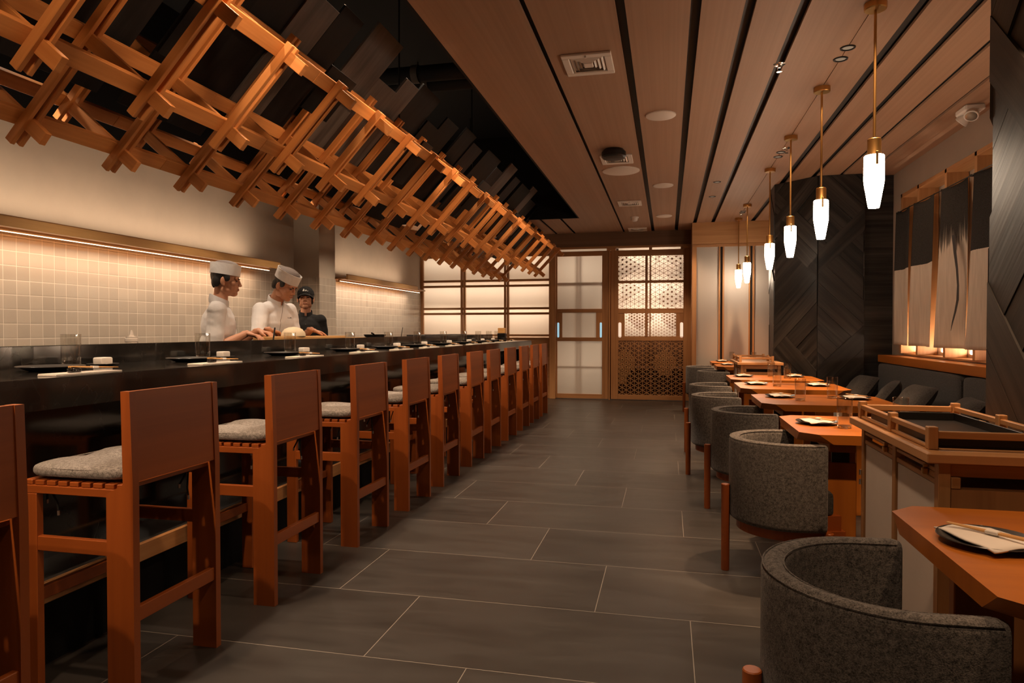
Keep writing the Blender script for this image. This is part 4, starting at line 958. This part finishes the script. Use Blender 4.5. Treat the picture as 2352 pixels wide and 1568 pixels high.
# serving cabinets with a railed top
def make_cabinet():
    # origin on the floor at the near aisle corner; x 0...0.47, y 0...0.92
    t_ = thing('serving_cabinet', (0, 0, 0), None, 'serving cabinet', 'oak serving cabinets between the tables')
    Wd, Ln, zt = .48, .90, .88
    b = MB(); b.bx(-.015, Wd, 0, Ln, zt - .03, zt, .003, 0, 0); b.build('top', M['oak'], t_)
    def post(x, y, z0=.0, z1=zt - .0305, w=.034): b = MB(); b.bx(x, x + w, y, y + w, z0, z1, .002); return b.build('post', M['oak'], t_)
    for x in (.025, Wd - .06):
        for y in (.03, .433, Ln - .065): post(x, y)
    for y in (.04, Ln - .065): b = MB(); b.bx(.06, Wd - .06, y, y + .026, .806, .844, .002); b.build('rail', M['oak'], t_)
    for x in (.03, Wd - .055):
        for z0, z1 in ((.812, .824), (.775, .792), (.04, .07)): b = MB(); b.bx(x, x + .022, .064, Ln - .066, z0, z1, .002); b.build('rail', M['oak'], t_)
    b = MB(); b.bx(.06, Wd - .06, .03, .05, .10, .77, 0, 0, 2); b.build('end_panel', M['oak_dark'], t_)
    b = MB(); b.bx(.06, .085, .028, .055, .771, .8055, .002); b.build('end_stile', M['oak'], t_)
    boxes('inner_shelf', M['oak_dark'], [(.05, Wd - .05, .055, Ln - .07, .755, .77)], t_); boxes('back_panel', M['oak_dark'], [(Wd - .06, Wd - .05, .06, Ln - .07, .06, .84)], t_)
    for y0, y1, nm in ((.066, .431, 0), (.469, .833, 1)):
        d_ = boxes('door', M['panel_white'], [(.034, .044, y0, y1,   .07, .772)], t_)
        one(lambda b: (b.bx(.012, .029, y0 + .055, y0 + .073, .793, .815, .003), b.bx(.016, .029, y0 + .059, y0 + .069, .815, .826, .002)), 'latch', M['brass'], d_)
        one(lambda b: b.bx(.03, .045, y0, y0 + .09, .7925, .8115, .002), 'door_block', M['oak'], d_)
    for z in (.60, .64): one(lambda b: b.cyl((.02, Ln - .04, z), (.02, Ln - .04, z + .022), .006, 10), 'hinge', M['chrome'], t_)
    # gallery rail
    for (x, y) in ((.012, .075), (.012, .45), (.012, Ln - .055), (Wd - .12, .075), (Wd - .12, .45), (Wd - .12, Ln - .055)):
        b = MB(); b.bx(x, x + .028, y, y + .03, zt + .0005, zt + .07, .002); b.build('gallery_post', M['oak'], t_)
    for x in (.016, Wd - .116): b = MB(); b.bx(x, x + .018, .105, Ln - .0, zt + .038, zt + .056, .002); b.build('gallery_rail', M['oak'], t_)
    for x in (.016,): b = MB(); b.bx(x, x + .018, .105, Ln - .056, zt + .001, zt + .010, .002); b.build('gallery_rail', M['oak'], t_)
    for y in (.082, Ln - .048): b = MB(); b.bx(.041, Wd - .121, y, y + .018, zt + .034, zt + .056, .002); b.build('gallery_rail', M['oak'], t_)
    return t_
cb = make_cabinet(); cb.location = (.775, 2.26, 0); cb['label'] = 'near oak serving cabinet with pale doors and a black tray on top'
o = copy_tree(cb, (.79, 8.12, 0)); o['label'] = 'far oak serving cabinet before the farthest tables'
t_ = thing('serving_tray', (.775 + .202, 2.26 + .47, .8806), 'black rectangular tray lying inside the rail of the near cabinet', 'tray')
one(lambda b: b.bx(-.155, .155, -.345, .345, 0, .004, .001), 'base', M['steel'], t_)
one(lambda b: [b.bx(*q, .001) for q in ((-.155, -.149, -.345, .345, .004, .034), (.149, .155, -.345, .345, .004, .034), (-.149, .149, -.345, -.339, .004, .034), (-.149, .149, .339, .345, .004, .034))], 'rim', M['steel'], t_)

# banquette with back cushions and pillows
bq = thing('banquette', (0, 0, 0), 'charcoal upholstered banquette along the right wall', 'banquette')
boxes('base', M['black'], [(1.86, 2.45, 3.48, 8.25, 0, .30)], bq); 
def cushion(name, x0, x1, y0, y1, z0, z1, mt, par): b = MB(); soft_box(b, x0, x1, y0, y1, z0, z1, 14, 0, 0, .13); return b.build(name, mt, par)
for y0, y1 in ((3.5, 6.03), (6.07, 8.25)):
    cushion('seat_cushion', 1.72, 2.3, y0, y1, .301, .455, M['darktweed'], bq); cushion('back_cushion', 2.26, 2.44, y0, y1, .456, .887, M['darktweed'], bq)
def pillow(x, y, z, ry, rz, label, s=.46):
    b = MB(); n = 22
    def f(i, j):
        k = 2 * n
        side = 1 if j < n else -1; jj = j if j < n else k - 1 - j
        u, v = i / (n - 1) * 2 - 1, jj / (n - 1) * 2 - 1
        e = (1 - u ** 4) * (1 - v ** 4); th = .075 * e ** .6; pin = 1 - .07 * (1 - u * u) * (v * v) ; pin2 = 1 - .07 * (1 - v * v) * (u * u)
        w = .012 * noise.noise(Vector((u * 2 + x, v * 2 + y, side)))
        return (side * (th + w * e), u * s / 2 * pin, v * s / 2 * pin2)
    b.grid(n, 2 * n, f); o = b.build('throw_pillow', M['darktweed']); o.location = (x, y, z); o.rotation_euler = (0, R(ry), R(rz)); tag(o, label, 'pillow', 'pillows on the banquette')
pillow(2.0, 7.98, .585, 38, 12, 'charcoal pillow in the far corner of the banquette, by the far charred pillar', .42)
pillow(2.02, 7.12, .59, 36, -18, 'charcoal pillow wedged between two others on the banquette', .42)
pillow(2.0, 6.38, .60, 38, 6, 'charcoal pillow third from the far corner, just in front of the back cushion gap', .44)
pillow(2.0, 5.45, .58, 40, -8, 'charcoal pillow nearest the camera on the banquette', .46)
# ------------------------------------------------------------------ the three people behind the bar
class Blob:
    """closed overlapping forms that are melted into one continuous skin"""
    def __init__(s): s.b = MB()
    def ell(s, c, r, rot=None, n=16):
        b = s.b; rot = rot or Matrix.Identity(3); m = n // 2; rows = []
        def f(i, j):
            a = 2 * math.pi * i / n; t_ = -math.pi / 2 + math.pi * (j + .02) / (m + .04 - 0) ; return Vector(c) + rot @ Vector((r[0] * math.cos(a) * math.cos(t_), r[1] * math.sin(a) * math.cos(t_), r[2] * math.sin(t_)))
        b0 = b.grid(n, m + 1, f, closeu=True); b.face([b0 + i for i in range(n)][::-1]); b.face([b0 + m * n + i for i in range(n)])
    def cap(s, p0, p1, r0, r1, fl=1.0, nrm=None):
        """tapered rounded limb; fl flattens it along nrm"""
        p0, p1 = Vector(p0), Vector(p1); d = (p1 - p0); L = d.length; d = d / max(L, 1e-6); a = Vector(nrm) if nrm is not None else d.orthogonal(); a = (a - d * a.dot(d)).normalized(); c = d.cross(a); n = 14; prof = []
        for k in range(5): q = -math.pi / 2 + math.pi / 2 * (k + .08) / 4.08; prof.append((r0 * math.cos(q), r0 * math.sin(q)))
        for k in range(5): q = math.pi / 2 * k / 4.08; prof.append((r1 * math.cos(q), L + r1 * math.sin(q)))
        b0 = s.b.grid(n, len(prof), lambda i, j: p0 + d * prof[j][1] + (a * math.cos(2 * math.pi * i / n) * fl + c * math.sin(2 * math.pi * i / n)) * prof[j][0], closeu=True)
        s.b.face([b0 + i for i in range(n)][::-1]); s.b.face([b0 + (len(prof) - 1) * n + i for i in range(n)])
    def chain(s, pts, rs, fl=1.0, nrm=None):
        for i in range(len(pts) - 1): s.cap(pts[i], pts[i + 1], rs[i], rs[i + 1], fl, nrm)
    def melt(s, name, m, parent, voxel, smooth=4, wrinkle=0.0, cut=None):
        o = s.b.build(name, m, None); md = o.modifiers.new('r', 'REMESH'); md.mode = 'VOXEL'; md.voxel_size = voxel; md.use_smooth_shade = True
        sm = o.modifiers.new('s', 'SMOOTH'); sm.factor = .5; sm.iterations = smooth
        dg = bpy.context.evaluated_depsgraph_get(); me = bpy.data.meshes.new_from_object(o.evaluated_get(dg)); me.name = name
        bpy.data.objects.remove(o)
        if wrinkle:
            me.calc_loop_triangles(); N = [v.normal.copy() for v in me.vertices]
            for v, n in zip(me.vertices, N):
                p = v.co; w = noise.noise(Vector((p.x * 8, p.y * 8, p.z * 13))) + .35 * noise.noise(Vector((p.x * 22, p.y * 22, p.z * 30 + 5))); v.co = p + n * w * wrinkle
        for f in me.polygons: f.use_smooth = True
        me.materials.clear(); me.materials.append(m)
        q = bpy.data.objects.new(name, me); COL.objects.link(q); q.parent = parent; return q
def ik(a, b, la, lb, pole):
    a, b = Vector(a), Vector(b); d = b - a; L = min(d.length, (la + lb) * .999); d.normalize(); x = (la * la - lb * lb + L * L) / (2 * L); h = math.sqrt(max(la * la - x * x, 1e-6))
    p = Vector(pole) - a; p = (p - d * p.dot(d)).normalized(); return a + d * x + p * h
def hand(B, w, d, nrm, thumb, curl=.5, spread=.10):
    """palm, four unequal bent fingers and a side thumb. w wrist, d pointing direction, nrm back of the hand, thumb side +1/-1"""
    d = Vector(d).normalized(); nrm = Vector(nrm); nrm = (nrm - d * nrm.dot(d)).normalized(); sd = d.cross(nrm) * thumb
    B.cap(Vector(w) - d * .02, Vector(w) + d * .03, .024, .026, .72, nrm); w = Vector(w)
    for k in range(4): B.cap(w + d * .025 + sd * (.021 - .014 * k), w + d * .088 + sd * (.031 - .0205 * k), .014, .0115, .9, nrm)
    for k, ln in enumerate((.072, .080, .074, .058)):
        p = w + d * .088 + sd * (.031 - .0205 * k); dd = (d + sd * (spread * (1.2 - .8 * k))).normalized(); c = curl * (1 + .12 * k); pts = [p]; ang = .15
        for seg in (.45, .32, .23):
            ang += c * (.8 if seg > .4 else 1.0); p = p + (dd * math.cos(ang) - nrm * math.sin(ang)) * ln * seg; pts.append(p)
        B.chain(pts, (.0098, .0090, .0082, .0070))
    p = w + d * .028 + sd * .024; q = p + d * .034 + sd * .028 - nrm * .012; r = q + d * .030 + sd * .006 - nrm * .010
    B.chain([p, q, r], (.0150, .0112, .0085))
def make_person(name, loc, rz, label, H_, lean, turn, nod, hands, shirt, cap_style, skin, sleeve=.72, build=1.0, tilt=0.0):
    """origin between the feet, body faces local +y. hands: (right, left) tuples of wrist point, pointing dir, back-of-hand dir, curl"""
    k = H_ / 1.74; P_ = thing(name, loc, label, 'person', None, R(rz))
    hipz = .93 * k; hip = Vector((0, 0, hipz)); sp = Vector((0, math.sin(lean), math.cos(lean))); fw = Vector((0, math.cos(lean), -math.sin(lean)))
    chest = hip + sp * .36 * k; neckb = hip + sp * .535 * k + fw * -.01; sh = [chest + sp * .108 * k + Vector((s * .160 * k * build, 0, 0)) for s in (1, -1)]
    HR = Matrix.Rotation(R(turn), 3, 'Z') @ Matrix.Rotation(-R(nod), 3, 'X') @ Matrix.Rotation(R(tilt), 3, 'Y')
    hk = k * 1.07; hd = neckb + sp * .05 * k + Vector((0, .01, 0)) + HR @ Vector((0, .028, .105)) * hk
    def h(v): return hd + HR @ (Vector(v) * hk)
    B = Blob()
    # legs, trunk core, neck
    for s in (1, -1):
        B.chain([(s * .09 * k, 0, hipz), (s * .095 * k, .01, .50 * k), (s * .10 * k, -.01, .09 * k)], (.078 * k, .052 * k, .036 * k)); B.cap((s * .10 * k, -.03, .045), (s * .11 * k, .15 * k, .035), .04 * k, .03 * k)
    B.ell(hip, (.145 * k, .10 * k, .12 * k)); B.ell(hip + sp * .2 * k, (.13 * k, .095 * k, .19 * k)); B.ell(chest + sp * .02, (.15 * k, .10 * k, .16 * k))
    B.chain([neckb - sp * .06, neckb + sp * .05 + fw * .01, h((0, -.025, -.05))], (.066 * k, .054 * k, .053 * k))
    B.cap(sh[0], sh[1], .045 * k, .045 * k)
    # head: skull, brow, cheeks, jaw, chin, nose, lips, ears
    for c, r in (((0, -.012, .036), (.076, .094, .082)), ((0, .026, -.030), (.060, .064, .074)), ((0, .056, -.082), (.030, .030, .024)), ((.036, .050, -.012), (.026, .027, .026)), ((-.036, .050, -.012), (.026, .027, .026)), ((0, .060, .045), (.052, .026, .032)), ((.046, .008, -.062), (.016, .036, .026)), ((-.046, .008, -.062), (.016, .036, .026)),
                 ((.012, .094, -.024), (.0085, .009, .0075)), ((-.012, .094, -.024), (.0085, .009, .0075)), ((0, .101, -.021), (.0105, .011, .0095)), ((0, .076, -.052), (.026, .014, .020))):
        B.ell(h(c), [q * hk for q in r], HR)
    B.cap(h((0, .082, .018)), h((0, .099, -.018)), .0085 * k, .0105 * k); B.cap(h((-.040, .072, .026)), h((.040, .072, .026)), .0125 * k, .0125 * k)
    B.cap(h((-.017, .0875, -.049)), h((.017, .0875, -.049)), .0055 * k, .0055 * k); B.cap(h((-.014, .0865, -.060)), h((.014, .0865, -.060)), .0062 * k, .0062 * k)
    for s in (1, -1):
        B.ell(h((s * .079, -.010, -.002)), (.0085 * k, .019 * k, .032 * k), HR @ Matrix.Rotation(R(s * 22), 3, 'Z')); B.ell(h((s * .077, -.002, -.026)), (.007 * k, .010 * k, .012 * k), HR)
    la, lb = .30 * k, .26 * k; el = []
    for i, s in enumerate((1, -1)):
        w, d, nr, cu = hands[i]; w = Vector(w)
        e = ik(sh[i], w, la, lb, sh[i] + Vector((s * .12, -.22, -1.0))); el.append(e)
        B.chain([sh[i], sh[i] * .35 + e * .65, e], (.052 * k, .044 * k, .040 * k)); m_ = e * .62 + w * .38; B.chain([e, m_, w], (.040 * k, .041 * k, .026 * k)); hand(B, w, d, nr, -s, cu)
    body = B.melt('body', skin, P_, .0036, 3)
    # shirt or chef jacket with rolled sleeves, collar and wrap seam
    J = Blob(); J.ell(hip + sp * -.02, (.182 * k * build, .135 * k, .14 * k)); J.ell(hip + sp * .16 * k + fw * .01, (.178 * k * build, .132 * k, .20 * k)); J.ell(chest - sp * .01 + fw * .008, (.188 * k * build, .130 * k, .175 * k))
    J.cap(sh[0] - sp * .008, sh[1] - sp * .008, .068 * k, .068 * k); J.chain([neckb - sp * .075 + Vector((.125 * k, 0, 0)), neckb - sp * .055, neckb - sp * .075 - Vector((.125 * k, 0, 0))], (.062, .076 * k, .062)); 
    J.cap(hip - sp * .02, hip - Vector((0, 0, .14)), .15 * k * build, .165 * k * build, .78, (0, 1, 0))
    for i, s in enumerate((1, -1)):
        e = el[i]; w = Vector(hands[i][0]); q = e + (w - e) * max(0, (sleeve - .5) * 2 * .5)
        J.chain([sh[i], sh[i] * .4 + e * .6, e], (.066 * k, .066 * k, .060 * k)); J.chain([e, q], (.060 * k, .057 * k))
        J.cap(q - (w - e).normalized() * .03, q, .0625 * k, .0625 * k)
    jk = J.melt('jacket' if cap_style != 'cap' else 'shirt', shirt, P_, .007, 5, .006)
    b = MB(); n = 40      # stand collar
    cr = [(.066, -.035), (.071, -.01), (.069, .022), (.066, .034), (.0615, .034), (.063, .0), (.06, -.03)]
    rot = Matrix((Vector((1, 0, 0)), fw, sp)).transposed()
    def fcol(i, j):
        a = R(100) + R(340) * i / (n - 1); r_, z_ = cr[j]; dip = .062 * (.5 - .5 * math.cos(a - R(90) + math.pi)); return neckb + sp * .012 + rot @ Vector((r_ * k * math.cos(a) * 1.03, r_ * k * math.sin(a) * 1.06, (z_ + .012) * k - dip * .7))
    b.grid(n, len(cr), fcol, closev=True); b.build('collar', shirt, jk)
    # trousers and shoes
    T = Blob()
    for s in (1, -1): T.chain([(s * .085 * k, 0, hipz), (s * .10 * k, .01, .5 * k), (s * .10 * k, -.01, .10 * k)], (.10 * k, .075 * k, .06 * k))
    T.ell(hip - sp * .03, (.165 * k, .118 * k, .12 * k)); T.melt('trousers', M['shirt_black'], P_, .012, 3)
    for s in (1, -1):
        S_ = Blob(); S_.cap((s * .10 * k, -.035, .055), (s * .112 * k, .155 * k, .04), .052 * k, .042 * k); S_.cap((s * .10 * k, -.035, .012), (s * .112 * k, .15 * k, .012), .045 * k, .042 * k, .35, (0, 0, 1)); S_.melt('shoe', M['lacquer'], P_, .008, 2)
    # hair, brows, eyes, mouth
    Hh = Blob(); Hh.ell(h((0, -.026, .040)), (.0800 * hk, .086 * hk, .084 * hk), HR)
    for s in (1, -1): Hh.ell(h((s * .073, .012, .024)), (.010 * hk, .028 * hk, .030 * hk), HR); Hh.ell(h((s * .060, -.055, -.006)), (.017 * hk, .030 * hk, .044 * hk), HR)
    Hh.ell(h((0, -.078, .0)), (.052 * hk, .022 * hk, .056 * hk), HR); Hh.melt('hair', M['hair'], P_, .005, 3)
    for s in (1, -1):
        E_ = Blob(); E_.ell(h((s * .030, .0765, .008)), (.0125 * hk, .006 * hk, .0042 * hk), HR @ Matrix.Rotation(R(-s * 14), 3, 'Z'), 12); E_.melt('eye', M['eye'], P_, .0018, 1)
        E_ = Blob(); E_.cap(h((s * .016, .087, .024)), h((s * .046, .076, .026)), .0042 * hk, .0032 * hk); E_.melt('eyebrow', M['hair'], P_, .0018, 1)
    E_ = Blob(); E_.cap(h((-.019, .0905, -.0545)), h((.019, .0905, -.0545)), .0036 * hk, .0036 * hk); E_.melt('mouth', M['lip'], P_, .0016, 1)
    if cap_style == 'chef':
        b = MB(); n = 48; pr = [(1.0, .047), (1.02, .085), (1.035, .127), (1.0, .127), (.985, .085), (.965, .047)]
        b.grid(n, len(pr), lambda i, j: h((.0865 * pr[j][0] * math.cos(2 * math.pi * i / n), -.012 + .1035 * pr[j][0] * math.sin(2 * math.pi * i / n), pr[j][1] - .006 * math.sin(2 * math.pi * i / n))), closeu=True, closev=True)
        hat = b.build('hat', M['jacket'], P_)
        Cn = Blob(); Cn.ell(h((0, -.012, .110)), (.080 * hk, .096 * hk, .044 * hk), HR); Cn.melt('hat_crown', M['hatnet'], hat, .005, 3)
    else:
        Cn = Blob(); Cn.ell(h((0, -.014, .050)), (.088 * hk, .104 * hk, .088 * hk), HR); cp = Cn.melt('cap', M['shirt_black'], P_, .005, 3)
        b = MB(); nu, nv = 24, 8
        def fb(i, j):
            a = R(20) + R(140) * i / (nu - 1); q = j / (nv - 1); lx, ly = .083 * math.cos(a), -.014 + .100 * math.sin(a)
            return h((lx * (1 + .05 * q), ly + .050 * q * max(0, math.sin((a - R(20)) * 180 / 140)) ** .8, .036 + .012 * math.sin(a) - .020 * q - .02 * (math.cos(a) ** 2)))
        b.grid(nu, nv, fb); br = b.build('brim', M['shirt_black'], cp); md = br.modifiers.new('s', 'SOLIDIFY'); md.thickness = .004; md.offset = 0
        b = MB()   # three slanted bars forming a small white mountain
        def dome(x, z): return h((x, -.014 + .1055 * math.sqrt(max(0, 1 - (x / .088) ** 2 - ((z - .05) / .0885) ** 2)), z))
        for x0, x1, t0 in ((-.030, -.018, .006), (-.014, .001, .017), (.005, .026, .028)):
            pts = [(x0, .074), (x1, .074), (x1 - .004 - .010, .074 + t0), (x0 - .002 + (.0 if t0 < .01 else -.004), .074 + t0 * .75)]
            pts = [(x0, .072), (x1, .072), ((x0 + x1) / 2 + .001, .072 + t0), ((x0 + x1) / 2 - .009, .072 + t0 * .72)]
            i0 = len(b.v); b.v += [tuple(dome(*q)) for q in pts]; b.face([i0, i0 + 1, i0 + 2, i0 + 3])
        lg = b.build('cap_emblem', M['linen'], cp)
    return P_, jk, dict(chest=chest, sp=sp, fw=fw, k=k)
def wl(p, loc, rz):   # world point to the person's own frame
    return Matrix.Rotation(-R(rz), 3, 'Z') @ (Vector(p) - Vector(loc))
ZW = 1.165
def fr(loc, rz, p, d, n, c): 
    Q = Matrix.Rotation(-R(rz), 3, 'Z'); return (Q @ (Vector(p) - Vector(loc)), Q @ Vector(d), Q @ Vector(n), c)
l1 = (-3.45, 4.66, 0); r1 = -60
p1, j1, _ = make_person('person', l1, r1, 'person in white chef jacket and white hat, seen in profile, hands on the worktop', 1.745, R(6), -4, 5, (fr(l1, r1, (-3.15, 4.66, ZW + .056), (.97, .12, -.2), (0, .1, 1), .34), fr(l1, r1, (-3.17, 4.84, ZW + .075), (.85, .1, -.15), (0, 0, 1), .45)), M['jacket'], 'chef', M['skin2'], .62, 1.02)
l2 = (-3.52, 5.50, 0); r2 = -102
p2, j2, a2 = make_person('person', l2, r2, 'person in white chef jacket and hat bending over a cutting board, looking down', 1.79, R(13), 8, 27, (fr(l2, r2, (-3.18, 5.0, ZW + .085), (.25, .9, -.22), (0, 0, 1), .4), fr(l2, r2, (-3.12, 5.58, ZW + .085), (.60, .55, -.24), (0, 0, 1), .2)), M['jacket'], 'chef', M['skin'], .58, 1.08)
l3 = (-3.81, 6.70, 0); r3 = -152
p3, j3, _ = make_person('person', l3, r3, 'person in black shirt and black cap standing behind the chefs, facing the camera', 1.685, R(2), -2, -5, (fr(l3, r3, (-3.78, 6.42, 1.0), (.3, -.5, -.6), (0, -.3, 1), .5), fr(l3, r3, (-3.52, 6.60, 1.0), (.5, -.5, -.5), (0, 0, 1), .5)), M['shirt_black'], 'cap', M['skin'], .50, .98)
# embroidered name and wrap seam on the bending chef's jacket, yellow stitching on the black shirt
def on_jacket(j, loc, rz, items, name, m):
    bm_ = j.data; co = [v.co for v in bm_.vertices]; from mathutils.bvhtree import BVHTree
    tree = BVHTree.FromPolygons(co, [tuple(p.vertices) for p in bm_.polygons]); b = MB()
    for (x0, z0, x1, z1, r_) in items:
        pts = []
        for q in range(9):
            x, z = x0 + (x1 - x0) * q / 8, z0 + (z1 - z0) * q / 8; hit = tree.ray_cast(Vector((x, 1.0, z)), Vector((0, -1, 0)))
            if hit[0] is not None: pts.append(hit[0] + Vector((0, .0012, 0)))
        if len(pts) > 1: b.tube(pts, r_, 6)
    if b.v: return b.build(name, m, j)
stitch = mat('dark_thread', (.03, .025, .03), .8)
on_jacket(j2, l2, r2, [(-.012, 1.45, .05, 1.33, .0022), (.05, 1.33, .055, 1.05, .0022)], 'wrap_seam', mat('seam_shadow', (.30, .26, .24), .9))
rr = random.Random(8); it = []
x = -.045
for q in range(9):
    it.append((x, 1.352, x - rr.uniform(.003, .006), 1.352 + rr.choice((.007, .010, .006)), .0011)); x -= .0075
on_jacket(j2, l2, r2, it, 'embroidery', stitch)
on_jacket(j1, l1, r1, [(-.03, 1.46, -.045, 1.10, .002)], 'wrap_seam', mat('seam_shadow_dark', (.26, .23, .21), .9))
on_jacket(j3, l3, r3, [(.075, 1.262, .105, 1.256, .0035), (.045, 1.268, .06, 1.266, .002)], 'embroidery', mat('yellow_thread', (.75, .42, .06), .7))
on_jacket(j3, l3, r3, [(.0, 1.42 - .055 * q, .0, 1.417 - .055 * q, .0035) for q in range(5)], 'button', M['foil'])
